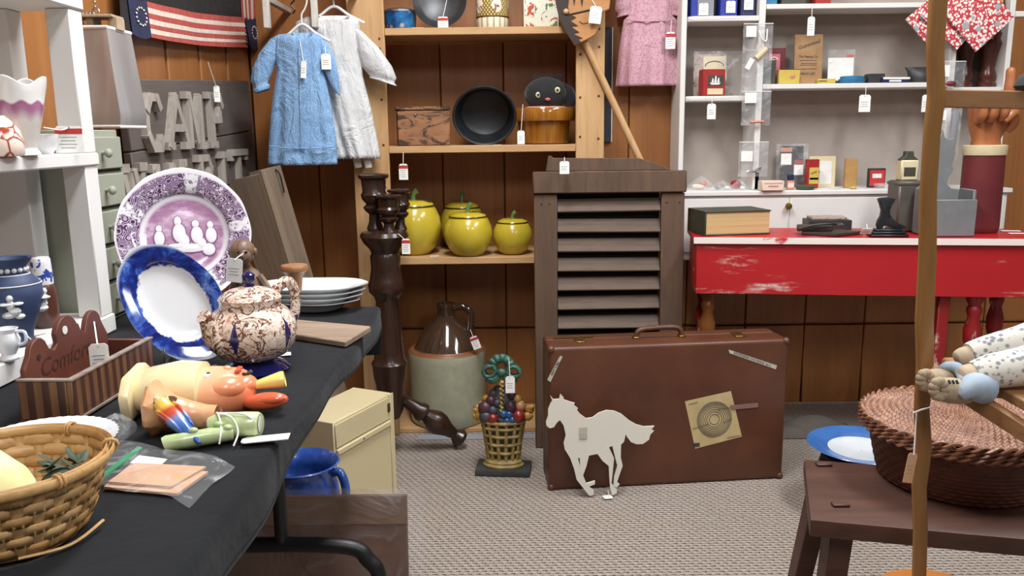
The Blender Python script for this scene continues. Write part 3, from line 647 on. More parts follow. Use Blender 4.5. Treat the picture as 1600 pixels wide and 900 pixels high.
# pouch + sprigs in the basket
k = N('pouch_cloth'); n1 = k.noise(40, det=3); k.out(k.ramp(n1, [(.35, 'd9cf8e'), (.6, 'e6dfb4'), (.72, 'a8a062')]), .9, 0, n1, .2, .002)
pz = ZT+.006
t = thing('cloth_pouch', 'pale yellow cloth pouch tied with white string in the splint basket', 'pouch', (bx-.012, by-.004, pz+.014), (0, 0, .2)); t.scale = (.8, .8, 1.1)
B().loft([[(-.045+.0*i, 0, 0) for i in range(1)]*1+[] for _ in range(0)] or [rg(0, 0, 0, .048, .040, 20), rg(0, 0, .02, .052, .043, 20), rg(-.002, 0, .04, .040, .036, 20), rg(-.006, 0, .058, .018, .024, 20), rg(-.010, 0, .064, .004, .015, 20)]).ob('body', 'pouch_cloth', t)
B().tube(spline([(-.008, -.022, .062), (.004, -.030, .05), (.002, -.042, .02)], 5), .0012, 5).ob('string', 'string', t)
plain('sprig', '2c3a30', '44553f', 30, .6)
t = thing('green_sprigs', 'bunch of dark green leafy sprigs lying in the splint basket', 'sprigs', (bx+.036, by+.026, pz+.040)); t.scale = (.9, .9, 1)
for i in range(18):
    a = random.uniform(0, 2*PI); L = random.uniform(.012, .03); e = random.uniform(.1, .9); x0, y0 = random.uniform(-.02, .02), random.uniform(-.018, .018)
    d = Vector((math.cos(a)*math.cos(e), math.sin(a)*math.cos(e), math.sin(e))); p0 = Vector((x0, y0, .012)); 
    B().tube([p0, p0+d*L*.4, p0+d*L*.75, p0+d*L], [.0012, .0042, .0038, .0006], 6, sq=.3).ob('leaf', 'sprig', t)
B().sph((0, 0, -.014), (.026, .022, .026), 14, 8).ob('base_clump', 'sprig', t)
# ---- clear bag with old papers
a_, b_, c_, d_ = T(152, 772), T(292, 794), T(368, 730), T(205, 708)
plain('kraft', 'b98e6a', 'c59b78', 25, .8); plain('zip_green', '2f8a60', '2a7d57', 40, .4)
ctr = (a_+b_+c_+d_)/4
t = thing('document_bag', 'clear zip bag of folded tan papers with a green seal stripe', 'plastic bag', (ctr.x, ctr.y, ZT+.0018))
def quad(pts, z0, z1, nm, mat, bev=0):
    return B().prism([(p.x-ctr.x, p.y-ctr.y) for p in pts], z0, z1, 'z').ob(nm, mat, t, bev)
quad([T(163, 768), T(277, 779), T(326, 744), T(204, 733)], .001, .004, 'folded_paper', 'kraft')
quad([T(170, 764), T(268, 772), T(323, 740), T(212, 734)], .0045, .007, 'folded_paper', 'kraft')
quad([T(204, 732), T(250, 737), T(262, 726), T(218, 720)], .0045, .0052, 'sticker', 'card')
quad([T(134, 776), T(143, 777), T(224, 713), T(217, 711)], .0075, .0095, 'zip_seal', 'zip_green')
def bagf(u, v):
    p = (T(128, 768)*(1-u)+T(296, 795)*u)*(1-v)+(T(190, 700)*(1-u)+T(368, 731)*u)*v
    return (p.x-ctr.x, p.y-ctr.y, .0085+.002*math.sin(u*11)*math.cos(v*7)-.0075*max(0, u-.85)/.15)
B().grid(bagf, 20, 12).ob('clear_film', 'plastic', t, ang=80)
q = T(182, 706)
o = B().grid(lambda u, v: (.020*(1+.25*math.sin(5*u*2*PI)*math.sin(v*PI))*math.cos(u*2*PI)*math.sin(v*PI)**.7, .026*(1+.3*math.sin(3*u*2*PI+1+4*v)*math.sin(v*PI))*math.sin(u*2*PI)*math.sin(v*PI)**.7, .036*(1-v)*(1+.1*math.sin(7*u*2*PI))), 40, 16, cu=True).ob('crumpled_wrap', 'plastic', loc=(q.x-.008, q.y+.02, ZT+.003), ang=30)
tagit(o, 'crumpled clear cellophane wrap next to the splint basket rim', 'wrap')
# ---- ceramic baby head wall pocket
k = N('baby_face'); o = k.xyz(); n = k.noise(30)
g = k.math('ADD', o[0], k.math('MULTIPLY', k.math('ABSOLUTE', o[1]), .3)); k.out(k.ramp(k.math('ADD', k.math('MULTIPLY', g, 8), .45), [(.2, 'ecc9a0'), (.5, 'efb48c'), (.78, 'e58a62'), (1, 'e0815a')]), .28, coat=.25)
ceramic('cream_hat', 'ead9ac', .28, 'e3cf9c'); ceramic('bow_orange', 'dc6a48', .25, 'd25c3c'); ceramic('bow_yellow', 'e8cf74', .25); ceramic('lip', 'cf5236', .25)
q = T(335, 652)
t = thing('head_wall_pocket', 'ceramic baby head wall pocket with cream bonnet and orange and yellow bow', 'wall pocket', (q.x-.005, q.y+.025, ZT+.0015), (0, 0, .10))
f_ = B().sph((0, 0, .026), (.056, .045, .036), 32, 20)
f_.sph((.018, -.020, .038), (.028, .022, .017), 20, 14).sph((.018, .02, .038), (.028, .022, .017), 20, 14).sph((.038, 0, .036), (.020, .022, .014), 16, 10)
fo = f_.ob('face', 'baby_face', t)
B().sph((.018, 0, .059), (.006, .0055, .005), 12, 8).ob('nose', 'baby_face', fo)
for s in (-1, 1):
    e = B().sph((-.004, s*.018, .0555), (.0055, .008, .0045), 14, 8).ob('eye', 'white_glaze', fo)
    B().sph((-.003, s*.018, .0592), (.0028, .0042, .0015), 10, 6).ob('pupil', 'ink', e)
B().tube(spline([(.031, -.010, .0575), (.036, -.005, .0585), (.033, 0, .059), (.036, .005, .0585), (.031, .010, .0575)], 4), .0026, 8).ob('lips', 'lip', fo)
B().tube(spline([(.040, -.006, .053), (.046, .004, .05), (.043, .014, .05)], 4), .0018, 6).sph((.045, .018, .047), .0045, 10, 7).ob('black_bead', 'black', fo)
def hat(u, v):
    a = -1.95+u*3.9; x = -.062+.05*v; w_ = (.062-.012*v); return (x-.012*(1-abs(a)/1.95), w_*math.sin(a*.8), .030+(.036+.008*v)*math.cos(a)*.95)
B().loft([[( -.098+.0*i, .034*math.cos(2*PI*i/24), .030+.028*math.sin(2*PI*i/24)) for i in range(24)], [(-.085, .042*math.cos(2*PI*i/24), .033+.032*math.sin(2*PI*i/24)) for i in range(24)], [(-.045, .050*math.cos(2*PI*i/24), .037+.035*math.sin(2*PI*i/24)) for i in range(24)], [(-.015, .049*math.cos(2*PI*i/24), .035+.034*math.sin(2*PI*i/24)) for i in range(24)], [(-.012, .040*math.cos(2*PI*i/24), .032+.028*math.sin(2*PI*i/24)) for i in range(24)]]).ob('bonnet', 'cream_hat', t)
B().prism([(-.048, .004), (.034, .004), (.050, .052), (.028, .066), (-.034, .062), (-.054, .04)], -.112, -.098, 'x').ob('bonnet_brim', 'cream_hat', t, .005, 2)
B().at((.052, -.022, .016), (0, -.1, -.1)).sph((.02, 0, 0), (.032, .013, .012), 20, 12).sph((.03, -.006, .003), (.02, .008, .007), 14, 8).ob('bow_lobe', 'bow_orange', t)
B().at((.046, .0, .026), (0, -.15, .15)).loft([rg(0, 0, 0, .004, .004, 12)]*0+[[(x, r*math.cos(2*PI*i/12), .006+.8*r*math.sin(2*PI*i/12)) for i in range(12)] for x, r in ((0, .005), (.02, .010), (.045, .015), (.05, .014), (.046, .009))]).ob('bow_lobe', 'bow_yellow', t)
# ---- peach trumpet wall pocket with parrot
k = N('peach_glaze'); n1 = k.noise(20, det=3); k.out(k.ramp(n1, [(.3, 'c98f62'), (.7, 'deae82')]), .28, 0, k.voro(60), .3, .003, coat=.25)
k = N('parrot_glaze'); o = k.xyz(); n1 = k.noise(24, det=2); k.out(k.ramp(k.math('ADD', k.math('MULTIPLY', o[0], 9), k.math('MULTIPLY', n1, .12)), [(.02, '2c4a9c'), (.12, 'e6c85c'), (.27, 'e2b650'), (.37, 'bf4a30'), (.5, 'b8503a'), (.6, '6d8cc4'), (.76, '3c62ae'), (1, '3358a8')]), .2, coat=.4)
q = T(283, 690)
t = thing('parrot_wall_pocket', 'peach ceramic trumpet wall pocket with a red and blue parrot on it', 'wall pocket', (q.x+.002, q.y+.03, ZT+.0015), (0, 0, .02)); t.scale = (.78,)*3
b = B()
pr = [(-.062, .0400), (-.057, .0430), (-.050, .040), (-.042, .033), (-.025, .027), (.0, .0235), (.025, .0215), (.042, .021), (.046, .022), (.044, .018), (.02, .016)]
def okt(x, r): 
    out = []
    for i in range(32):
        a = 2*PI*i/32; k8 = 1/math.cos(((a+PI/8) % (PI/4))-PI/8); wgt = max(0, min(1, (-x-.03)/.02)); rr = r*(1+(k8-1)*wgt*1.2)
        out.append((x, rr*math.cos(a), .0435+rr*math.sin(a)-.0195*max(0, min(1, (x+.06)/.09))))
    return out
tr_ = b.loft([okt(x, r) for x, r in pr]).ob('trumpet', 'peach_glaze', t)
plain('hollow', '5a3a26', '3a2416', 20, .7); B().lathe([(.0125, 0), (.0115, .001), (.0, -.0)], 20, (0, 0, 0), 1, .75, False).ob('opening', 'hollow', tr_, loc=(-.026, -.014, .0605), rot=(.5, 0, 0))
pa = B(); 
pb_ = [(0, .006), (.008, .0125), (.02, .0135), (.032, .015), (.05, .0165), (.07, .013), (.088, .009), (.104, .0055), (.114, .002)]
pr_ = pa.loft([[(x, r*math.cos(2*PI*i/18), r*.85*math.sin(2*PI*i/18)+(.004 if x < .02 else 0)) for i in range(18)] for x, r in pb_]).ob('parrot', 'parrot_glaze', t, loc=(-.040, -.024, .062), rot=(.3, .45, -.62))
B().tube(spline([(-.001, 0, .004), (-.007, 0, .002), (-.008, 0, -.006)], 4), [.004]*4+[.003, .0025, .002, .0015, .001], 8).ob('beak', 'cream_hat', pr_)
for s in (-1, 1): B().sph((.006, s*.0095, .008), .0022, 8, 6).ob('eye', 'ink', pr_)
for s in (-1, 1): B().at((.05, s*.0125, .003), (0, 0, -s*.08)).sph((0, 0, 0), (.034, .005, .010), 14, 8).ob('wing', 'parrot_glaze', pr_)
# ---- pale green log wall pocket
k = N('green_glaze'); n1 = k.noise(40, (1, .3, .3), 3); k.out(k.ramp(n1, [(.3, '9fb27a'), (.7, 'c3d2a0')]), .25, 0, n1, .3, .003, coat=.3)
q = T(330, 700)
t = thing('log_wall_pocket', 'pale green ceramic pair of crossed logs tied with white string', 'wall pocket', (q.x-.004, q.y+.002, ZT+.0015), (0, 0, .18)); t.scale = (.8,)*3
B().tube([(-.062, -.012, .0125), (-.058, -.011, .0135), (0, .004, .0145), (.036, .012, .015)], [.011, .0125, .013, .012], 18).ob('log', 'green_glaze', t)
l = B().tube([(.0, .034, .018), (.01, .033, .0205), (.05, .028, .0215), (.072, .024, .0215), (.076, .023, .0215)], [.017, .0195, .0205, .020, .0175], 22).ob('log', 'green_glaze', t)
B().lathe([(.0135, 0), (.012, .0004), (.002, .0005)], 20).ob('cut_end', 'cream_glaze', l, loc=(.0763, .023, .0215), rot=(0, PI/2, -.15))
for c in ((-.02, -.002, .028), (.015, .012, .030), (.03, .006, .026)): B().sph(c, (.008, .006, .005), 10, 7).ob('knot', 'green_glaze', t)
B().tube(spline([(.005, .05, .035), (.012, .028, .043), (.018, .014, .032), (.020, -.004, .02), (.018, -.010, .006)], 5), .0015, 6).tube(spline([(.012, .028, .043), (.035, .012, .040), (.046, -.004, .022), (.040, -.018, .004)], 5), .0015, 6).tube(spline([(.012, .028, .043), (.05, .018, .043), (.066, .01, .036)], 5), .0015, 6).ob('string_bow', 'string', t)
price_tag('leaf shaped white tag on a string beside the green log pocket', T(378, 696)+Vector((0, 0, .006)), .02, .058, rot=(1.62, 0, -1.45))

# ================================================================= under the table
# ---- wrapped picture
plain('sepia_board', '59351f', '6b4228', 6, .6, bump=.1); plain('sepia_edge', '7d5a40', '6b4a33', 12, .6)
wy = 1.63; x0 = P(270, 780, Y=wy).x; x1 = P(632, 780, Y=wy).x; zt = P(480, 778, Y=wy).z
t = thing('wrapped_picture', 'dark brown picture board wrapped in clear film under the table', 'picture', ((x0+x1)/2, wy, .001), (-.10, 0, 0))
hw = (x1-x0)/2
B().box(-hw, hw, 0, .012, 0.002, zt-.012).ob('picture_board', 'sepia_board', t, .002)
B().box(-hw, hw, -.0015, -.0003, zt-.075, zt-.012).ob('pale_margin', 'sepia_edge', t)
B().grid(lambda u, v: (-hw-.03+u*(2*hw+.068), -.006-.004*math.sin(u*17)*math.sin(v*9)+(.006*max(0, u-.93)/.07), v*(zt+.004)-.0*u), 60, 30).ob('clear_film', 'film', t, ang=80)
B().grid(lambda u, v: (-hw-.03+u*(2*hw+.066), .017+.003*math.sin(u*13)*math.sin(v*9), v*zt), 30, 16).ob('back_film', 'film', t, ang=80)
# ---- blue two handled pot
k = N('blue_glaze'); n1 = k.noise(22, det=5); k.out(k.ramp(n1, [(.35, '26458e'), (.6, '3a5fb0'), (.72, '93a9cf')]), .25, 0, n1, .1, .002, coat=.4)
py = 1.95; q = P(470, 722, Y=py); R = 60*mpp(q); h = q.z-.002
t = thing('blue_pot', 'blue glazed pottery jar with two loop handles standing under the table', 'pot', (q.x, py, .001))
B().lathe([(R*.62, 0), (R*.68, .01), (R*.9, h*.3), (R*1.0, h*.6), (R*.93, h*.82), (R*.84, h*.9), (R*.88, h*.96), (R*1.0, h), (R*.96, h+.003), (R*.80, h*.95), (R*.76, h*.88), (R*.86, h*.7), (R*.8, h*.25), (R*.5, .02)], 44).ob('body', 'blue_glaze', t)
for s in (-1, 1):
    B().tube(spline([(s*R*.86, -.02, h*.93), (s*R*1.08, -.03, h*.95), (s*R*1.22, -.04, h*.84), (s*R*1.18, -.04, h*.72), (s*R*.93, -.03, h*.68)], 6), .011, 10).ob('handle', 'blue_glaze', t)
# ---- cream painted box
worn('cream_paint', 'd3c49d', '8f815f', (1, 1, 1), 10, (.7, .73), .55, 'c9b98f'); plain('latch_dark', '54483a', '3c332a', 30, .5, metal=.4)
hb = .355; n_, r_, l_ = P(523, 661, Z=hb), P(614, 614, Z=hb), P(478, 641, Z=hb)
ax = (r_-n_); W = ax.length; rz = math.atan2(ax.y, ax.x); dn = (l_-n_).length*.97
t = thing('cream_box', 'cream painted wooden box with a hinged flap standing on the carpet', 'wooden box', (n_.x, n_.y, .001), (0, 0, rz))
B().box(0, W, .004, dn, 0, hb).ob('body', 'cream_paint', t, .004)
B().box(.002, W-.022, -.0005, .0036, hb-.075, hb-.008).ob('upper_panel', 'cream_paint', t, .001)
st_ = B().box(.002, W-.022, -.0065, .0036, hb-.095, hb-.079).ob('rail_strip', 'cream_paint', t, .002)
B().lathe([(.003, 0), (.003, .001)], 12).ob('screw', 'latch_dark', st_, loc=(W*.42, -.0066, hb-.087), rot=(PI/2, 0, 0))
B().box(.002, W-.022, .0005, .0036, .006, hb-.098).ob('front_panel', 'cream_paint', t, .001)
B().box(W-.02, W, -.001, .0036, 0, hb).ob('corner_stile', 'cream_paint', t, .001)
B().box(W-.034, W-.022, -.004, -.001, hb-.052, hb-.024).ob('latch', 'latch_dark', t, .001)
# ---- jar, game board, bright book
k = N('amber_glass'); k.out('5a3a22', .1, coat=.5); k.b.inputs['Transmission Weight'].default_value = .3
q = P(466, 690, Y=2.33)
t = thing('amber_jar', 'brown glass bottle with a ridged neck between the blue pot and cream box', 'bottle', (q.x-.01, 2.33, .001))
B().lathe([(.03, 0), (.033, .006), (.033, .20), (.024, .23), (.016, .24), (.016, .26), (.0185, .262), (.0185, .268), (.016, .27), (.016, .282), (.0185, .284), (.0185, .292), (.012, .2925)], 24).ob('body', 'amber_glass', t)
plain('pink_board', 'b97c6c', 'a96a5c', 8, .6); plain('cream_edge', 'd8cdb4', rough=.6, bump=0); plain('slate_blue', '5d7890', rough=.6, bump=0)
gy = 1.29; q = P(270, 850, Y=gy); 
t = thing('game_board', 'pink game board with cream and blue border leaning under the table', 'game board', (q.x-.045, gy, .001), (-.12, .0, -.12))
hz = P(300, 846, Y=gy).z
B().box(-.16, .075, 0, .008, 0, hz).ob('board', 'cream_edge', t, .001)
B().box(-.15, .062, -.0008, -.0001, .01, hz-.012).ob('pink_field', 'pink_board', t)
B().box(.0625, .070, -.0008, -.0001, .01, hz-.012).ob('blue_line', 'slate_blue', t)
B().lathe([(.022, 0), (.022, .0004)], 24).ob('black_circle', 'black', t, loc=(.0, -.001, hz-.075), rot=(PI/2, 0, 0))
o = B().box(-.05, .05, 0, .01, 0, .31).ob('grey_folder', 'inkgrey', loc=(q.x+.075, gy+.08, .001), rot=(-.08, 0, -.1), bev=.002); tagit(o, 'pale grey folder leaning behind the pink game board', 'folder')
plain('book_red', 'a5402c', rough=.6); plain('book_yellow', 'd8b24a', rough=.6)
q = P(404, 748, Y=1.80)
t = thing('bright_book', 'red and yellow bordered book standing behind the wrapped picture', 'book', (q.x-.01, 1.80, .001), (0, 0, .2))
B().box(-.065, .012, 0, .03, 0, .335).ob('cover', 'book_red', t, .002); B().box(-.06, .002, -.0008, -.0001, .01, .325).ob('yellow_panel', 'book_yellow', t)
# ================================================================= back: pine shelf unit
wood('pine', 'b48a5c', 'cda879', 'z', 7, .5, .12, '987044'); wood('pine_h', 'b48a5c', 'cda879', 'x', 7, .5, .12, '987044')
plain('knot', '4a2c1a', rough=.7)
SF = 2.95
t = thing('pine_shelf_unit', 'open pine shelf unit with wide front posts against the back wall', 'shelf unit', (0, SF, 0))
x0, x1, x2, x3 = -.56, -.432, .232, .332; HT = 1.95
for a, b_ in ((x0, x1), (x2, x3)):
    po = B().box(a, b_, 0, .020, 0, HT).ob('front_post', 'pine', t, .003)
    for z in (.25, .66, .78, .95, 1.09, 1.25, 1.40, 1.46): 
        for xx in ((b_-.018,) if a < 0 else (a+.015, b_-.02)): B().lathe([(.0045, 0), (.0045, .0008)], 10).ob('screw_hole', 'knot', po, loc=(xx, -.0004, z+random.uniform(-.02, .02)), rot=(PI/2, 0, 0))
for a in (x0+.002, x3-.022): B().box(a, a+.02, .0205, .30, 0, HT).ob('end_panel', 'pine', t, .002)
SZ = [.678, 1.079, 1.482, 1.85]
for z in SZ: B().box(x0+.0225, x3-.0225, .0205 if z > 1.84 else .0205, .30, z-.022, z).ob('shelf_board', 'pine_h', t, .002)
for z in SZ[:3]: B().box(x1+.0005, x2-.0005, .0, .020, z-.025, z).ob('shelf_lip', 'pine_h', t, .002)
B().box(x0+.0225, x3-.0225, .0205, .30, .0, .018).ob('shelf_board', 'pine_h', t, .002)
Za, Zb, Zc = [z+.0008 for z in SZ[:3]]
def onshelf(x, Y): return P(x, 300, Y=Y).x
# ---- apple canisters
ceramic('apple_yellow', 'bda52c', .22, 'c6b03c'); plain('apple_rim', '4a3f16', rough=.3, bump=0); ceramic('stem_green', '5d7f4c', .3, '48683a'); ceramic('leaf_brown', '3b3422', .3)
def apple(label, px, w, top, Y, lidr=.62, rz=0):
    q = P(px, 380, Y=Y); R = w*mpp(q)/2; h = R*1.62
    t = thing('apple_canister', label, 'canister', (q.x, Y, Za), (0, 0, rz), 'yellow apple canisters'); t.scale = (1, 1, top)
    B().lathe([(R*.5, 0), (R*.56, .002), (R*.74, h*.12), (R*.94, h*.34), (R, h*.56), (R*.95, h*.76), (R*.82, h*.92), (R*.74, h*.975), (R*.70, h*.98), (R*.7, h*.95)], 48).ob('body', 'apple_yellow', t)
    B().tube([(R*.765*math.cos(a*PI/24), R*.765*math.sin(a*PI/24), h*.985) for a in range(48)], R*.03, 6, True).ob('rim_line', 'apple_rim', t)
    l = B().lathe([(R*.745, h*1.0), (R*.72, h*1.03), (R*.5, h*1.09), (R*.2, h*1.10), (R*.05, h*1.075)], 40).ob('lid', 'apple_yellow', t)
    B().tube(spline([(0, 0, h*1.07), (0, 0, h*1.16), (R*.05, 0, h*1.24), (R*.16, 0, h*1.29)], 4), [R*.1, R*.095, R*.09, R*.085, R*.08, R*.08, R*.08, R*.085, R*.09, R*.095, R*.1, R*.11, R*.115], 8).ob('stem', 'stem_green', l)
    B().at((R*.1, -R*.12, h*1.115), (0, .14, -.15)).sph((R*.3, 0, 0), (R*.3, R*.12, R*.03), 14, 6).ob('leaf', 'leaf_brown', l)
apple('largest yellow apple canister half hidden by the dark turned post', 648, 84, 1.12, 3.06)
apple('dull yellow apple canister standing at the back against the wall', 723, 70, 1.16, 3.180, rz=1.5)
apple('middle sized yellow apple canister in front of the back one', 732, 76, 1.0, 3.005, rz=.2)
apple('smallest yellow apple canister next to the louvered shutter', 801, 62, 1.0, 3.03, rz=.3)
o = B().box(-.016, .016, -.008, .008, 0, .0008).ob('paper_scrap', 'card', loc=(onshelf(676, 2.985), 2.985, Za), rot=(0, 0, .1)); tagit(o, 'tiny white paper scrap on the canister shelf edge', 'paper slip')
price_tag('red topped tag hanging below the wooden chest shelf', P(630, 256, Y=SF-.012), .032, .056, 'r', hang=P(630, 238, Y=SF-.008))
# ---- middle shelf: chest, roaster, crock with doll
k = N('scorched_wood'); n1 = k.noise(9, (1, 1, 2.2), 5, .65, 1.5); n2 = k.noise(40, (.2, 1, 1), 3)
c = k.ramp(n2, [(.3, '7d5233'), (.7, '9d6e48')]); c = k.mix(k.step(n1, .47, .56), c, '33231b'); k.out(c, .6, 0, n2, .2, .002)
c_, wd, z0, z1 = fr(621, 166, 703, 227, 2.975)
t = thing('wooden_chest', 'small scorched wooden box with a lid on the middle pine shelf', 'wooden box', (c_, 2.985, Zb), (0, 0, .16))
h = z1-z0; d = .12
B().box(-wd/2, wd/2, 0, d, 0, h-.014).ob('body', 'scorched_wood', t, .003)
B().box(-wd/2-.004, wd/2+.002, -.002, d+.004, h-.012, h+.001).ob('lid', 'scorched_wood', t, .003)
B().sph((0, 0, 0), .0045, 10, 7).ob('nail', 'steel', t, loc=(-wd*.16, -.003, h-.028))
plain('roaster', '1a1b1e', '24262a', 20, .5, metal=.2)
q = P(757, 178, Y=3.03); R = 48*mpp(q)
t = thing('roasting_pan', 'black oval roasting pan leaning on its side on the middle pine shelf', 'roasting pan', (q.x, 3.03, Zb+R*.93), (PI/2+.16, 0, 0))
o = B().lathe([(0.0, -.10), (R*.62, -.10), (R*.80, -.085), (R*.93, -.02), (R*.96, .0), (R*1.0, .004), (R*1.0, .008), (R*.95, .006), (R*.90, -.015), (R*.77, -.075), (R*.6, -.088), (0.0, -.088)], 56, sx=1.02, sy=.93, cap=False).ob('pan', 'roaster', t)
B().tube([(R*1.02*math.cos(a*PI/28), R*.94*math.sin(a*PI/28), .006) for a in range(56)], .003, 7, True).ob('rolled_rim', 'iron', t)
o = B().box(-.014, .014, -.006, .006, 0, .0008).ob('paper_scrap', 'card', loc=(onshelf(778, 2.962), 2.962, Zb), rot=(0, 0, -.2)); tagit(o, 'torn white paper scrap at the foot of the roasting pan', 'paper slip')
k = N('amber_crock'); n1 = k.noise(60, (1, 1, .06), 3); o = k.xyz(); k.out(k.ramp(n1, [(.3, '7a4a14'), (.7, '9c6520')]), .14, 0, n1, .15, .002, coat=.6)
q = P(851, 200, Y=3.06); R = 48.5*mpp(q); h = P(852, 168, Y=3.0).z-Zb
t = thing('amber_crock', 'amber glazed ribbed crock bowl on the middle pine shelf', 'crock', (q.x-.002, 3.075, Zb))
B().lathe([(R*.72, 0), (R*.77, .004), (R*.84, h*.55), (R*.86, h*.62), (R*.98, h*.64), (R*1.0, h*.68), (R*1.0, h*.95), (R*.97, h), (R*.9, h), (R*.87, h*.7), (R*.74, .02), (0.001, .012)], 56).ob('body', 'amber_crock', t)
plain('pink_cloth', 'd8a592', 'c88f7c', 20, .9)
plain('black_felt', '17171a', '202024', 60, .95, sheen=.2); plain('doll_eye', 'd9cf9c', rough=.3, bump=0); plain('doll_lip', 'b5544a', rough=.5, bump=0)
q2 = P(855, 146, Y=3.05)
t = thing('cloth_doll', 'black cloth doll with round pale eyes peeking out of the amber crock', 'doll', (q2.x-.004, 3.065, Zb+h*.42))
zz = h*.58
B().sph((0, .0, zz-.010), (.094, .082, .022), 24, 14).ob('body', 'pink_cloth', t)
hd = B().sph((0, -.012, zz+.048), (.078, .066, .062), 28, 18).ob('head', 'black_felt', t)
for s, z_ in ((-1, .044), (1, .060)):
    e = B().sph((s*.034+.004, -.070, zz+z_), (.010, .005, .011), 14, 8).ob('eye', 'doll_eye', hd); B().sph((s*.034+.004, -.0745, zz+z_), (.005, .002, .0055), 10, 6).ob('pupil', 'ink', e)
B().sph((.003, -.077, zz+.028), (.010, .004, .006), 12, 7).ob('mouth', 'doll_lip', hd)
B().loft([rg(.05, -.02, zz+.09, .012, .012, 12), rg(.075, -.018, zz+.07, .022, .022, 12), rg(.088, -.014, zz+.03, .026, .024, 12), rg(.086, -.012, zz+.006, .014, .016, 12)]).ob('floppy_ear', 'black_felt', hd)
for i in range(9):
    a = -.9+i*.23; B().tube([(.06*math.sin(a), -.02, zz+.1+.008*math.cos(a)), (.07*math.sin(a)+.004, -.024, zz+.112+.008*math.cos(a))], [.007, .002], 6).ob('hair_tuft', 'black_felt', hd)
price_tag('white tag hung from the rim of the amber crock', P(814, 204, Y=2.985), .026, .048, hang=P(817, 163, Y=2.992))
# ---- top shelf: blue tin, round pan, canister, floral tin
k = N('blue_tin'); n1 = k.noise(18, det=3); vo = k.voro(26); c = k.ramp(n1, [(.35, '17306e'), (.55, '2c6fae'), (.7, '3f9ac2')]); c = k.mix(k.math('SUBTRACT', 1, k.step(vo, .2, .28)), c, 'cdb49a'); k.out(c, .25, .2, coat=.3)
c_, wd, z0, z1 = fr(597, 8, 649, 41, 3.02); h = z1-z0
t = thing('blue_tin', 'blue floral painted lidded tin on the top pine shelf', 'tin', (c_, 3.06, Zc))
B().lathe([(wd*.44, 0), (wd*.46, .004), (wd*.5, h*.85), (wd*.5, h*.88)], 36).ob('body', 'blue_tin', t); B().lathe([(wd*.515, h*.885), (wd*.515, h*.98), (wd*.4, h*1.06), (.002, h*1.07)], 36).ob('lid', 'steel', t)
plain('dark_pewter', '3a3a3c', '4a4a4c', 14, .4, metal=.5)
q = P(687, -5, Y=3.02); R = 42*mpp(q)
t = thing('round_pan', 'dark grey round metal pan propped upright on the top pine shelf', 'pan', (q.x, 3.03, Zc+R*1.0), (PI/2-.16, 0, 0))
B().lathe([(0.001, .0), (R*.7, .0), (R*.78, .006), (R*.98, .018), (R, .020), (R*.98, .014), (R*.75, -.004), (.001, -.006)], 48).ob('pan', 'dark_pewter', t)
price_tag('red topped tag hanging over the round dark pan', P(692, 26, Y=2.965), .036, .045, 'r', hang=P(698, 0, Y=2.985))
o = B().box(-.02, .02, -.007, .007, 0, .0008).ob('paper_scrap', 'card', loc=(onshelf(661, 2.965), 2.965, Zc), rot=(0, 0, .1)); tagit(o, 'white paper strip on the top pine shelf beside the blue tin', 'paper slip')
k = N('canister_print'); o = k.xyz(); a = k.math('ARCTAN2', o[1], o[0]); z = o[2]
dots = k.math('MULTIPLY', k.math('SINE', k.math('MULTIPLY', a, 30)), k.math('SINE', k.math('MULTIPLY', z, 420)))
med = k.math('ADD', k.math('POWER', k.math('MULTIPLY', k.math('SINE', k.math('MULTIPLY', a, 2.5)), 1.0), 2), k.math('POWER', k.math('MULTIPLY', k.math('SUBTRACT', z, .085), 26), 2))
n1 = k.noise(50, det=3)
c = k.mix(k.step(dots, .2, .4), '8a7434', 'e2d3a2'); mc = k.mix(k.step(n1, .52, .56), 'efe9d8', 'a0604e'); c = k.mix(k.math('SUBTRACT', 1, k.step(med, .55, .6)), c, mc)
bd = k.mix(k.step(k.math('SINE', k.math('MULTIPLY', a, 16)), .4, .6), 'e4dcc4', 'a8a48c'); c = k.mix(k.math('LESS_THAN', z, .042), c, bd); k.out(c, .3, coat=.2)
c_, wd, z0, z1 = fr(743, 0, 795, 41, 3.02); 
t = thing('print_canister', 'cream and gold medallion print canister on the top pine shelf', 'canister', (c_, 3.06, Zc)); R = wd/2
B().lathe([(R*.92, 0), (R*.97, .004), (R*.99, .036), (R*.97, .04), (R*.97, .046), (R*1.0, .05), (R*1.0, .15), (R*.97, .155)], 40).ob('body', 'canister_print', t)
B().tube([(R*.98*math.cos(a*PI/20), R*.98*math.sin(a*PI/20), .043) for a in range(40)], .0025, 6, True).ob('band', 'brass', t); B().lathe([(R*1.01, .156), (R*1.01, .17), (R*.8, .178), (.002, .18)], 40).ob('lid', 'brass', t)
k = N('floral_tin'); n1 = k.noise(26, det=3, dist=1); n2 = k.noise(34, det=2); c = k.mix(k.step(n1, .54, .57), 'dfe0cc', 'b8553c'); c = k.mix(k.step(n2, .58, .61), c, '5d7a4c'); k.out(c, .3, coat=.3)
c_, wd, z0, z1 = fr(818, 0, 873, 40, 3.0); 
t = thing('floral_tin', 'square white tin printed with red lilies on the top pine shelf', 'tin', (c_, 3.0, Zc))
B().box(-wd/2, wd/2, 0, wd, 0, .165).ob('body', 'floral_tin', t, .004, 2); B().box(-wd/2-.002, wd/2+.002, -.002, wd+.002, .1655, .185).ob('lid', 'cream_glaze', t, .003)
for xx in (-wd*.5+.001, -wd*.2, wd*.5-.004): B().box(xx, xx+.003, -.001, -.0002, 0.004, .16).ob('border_line', 'cream_glaze', t)
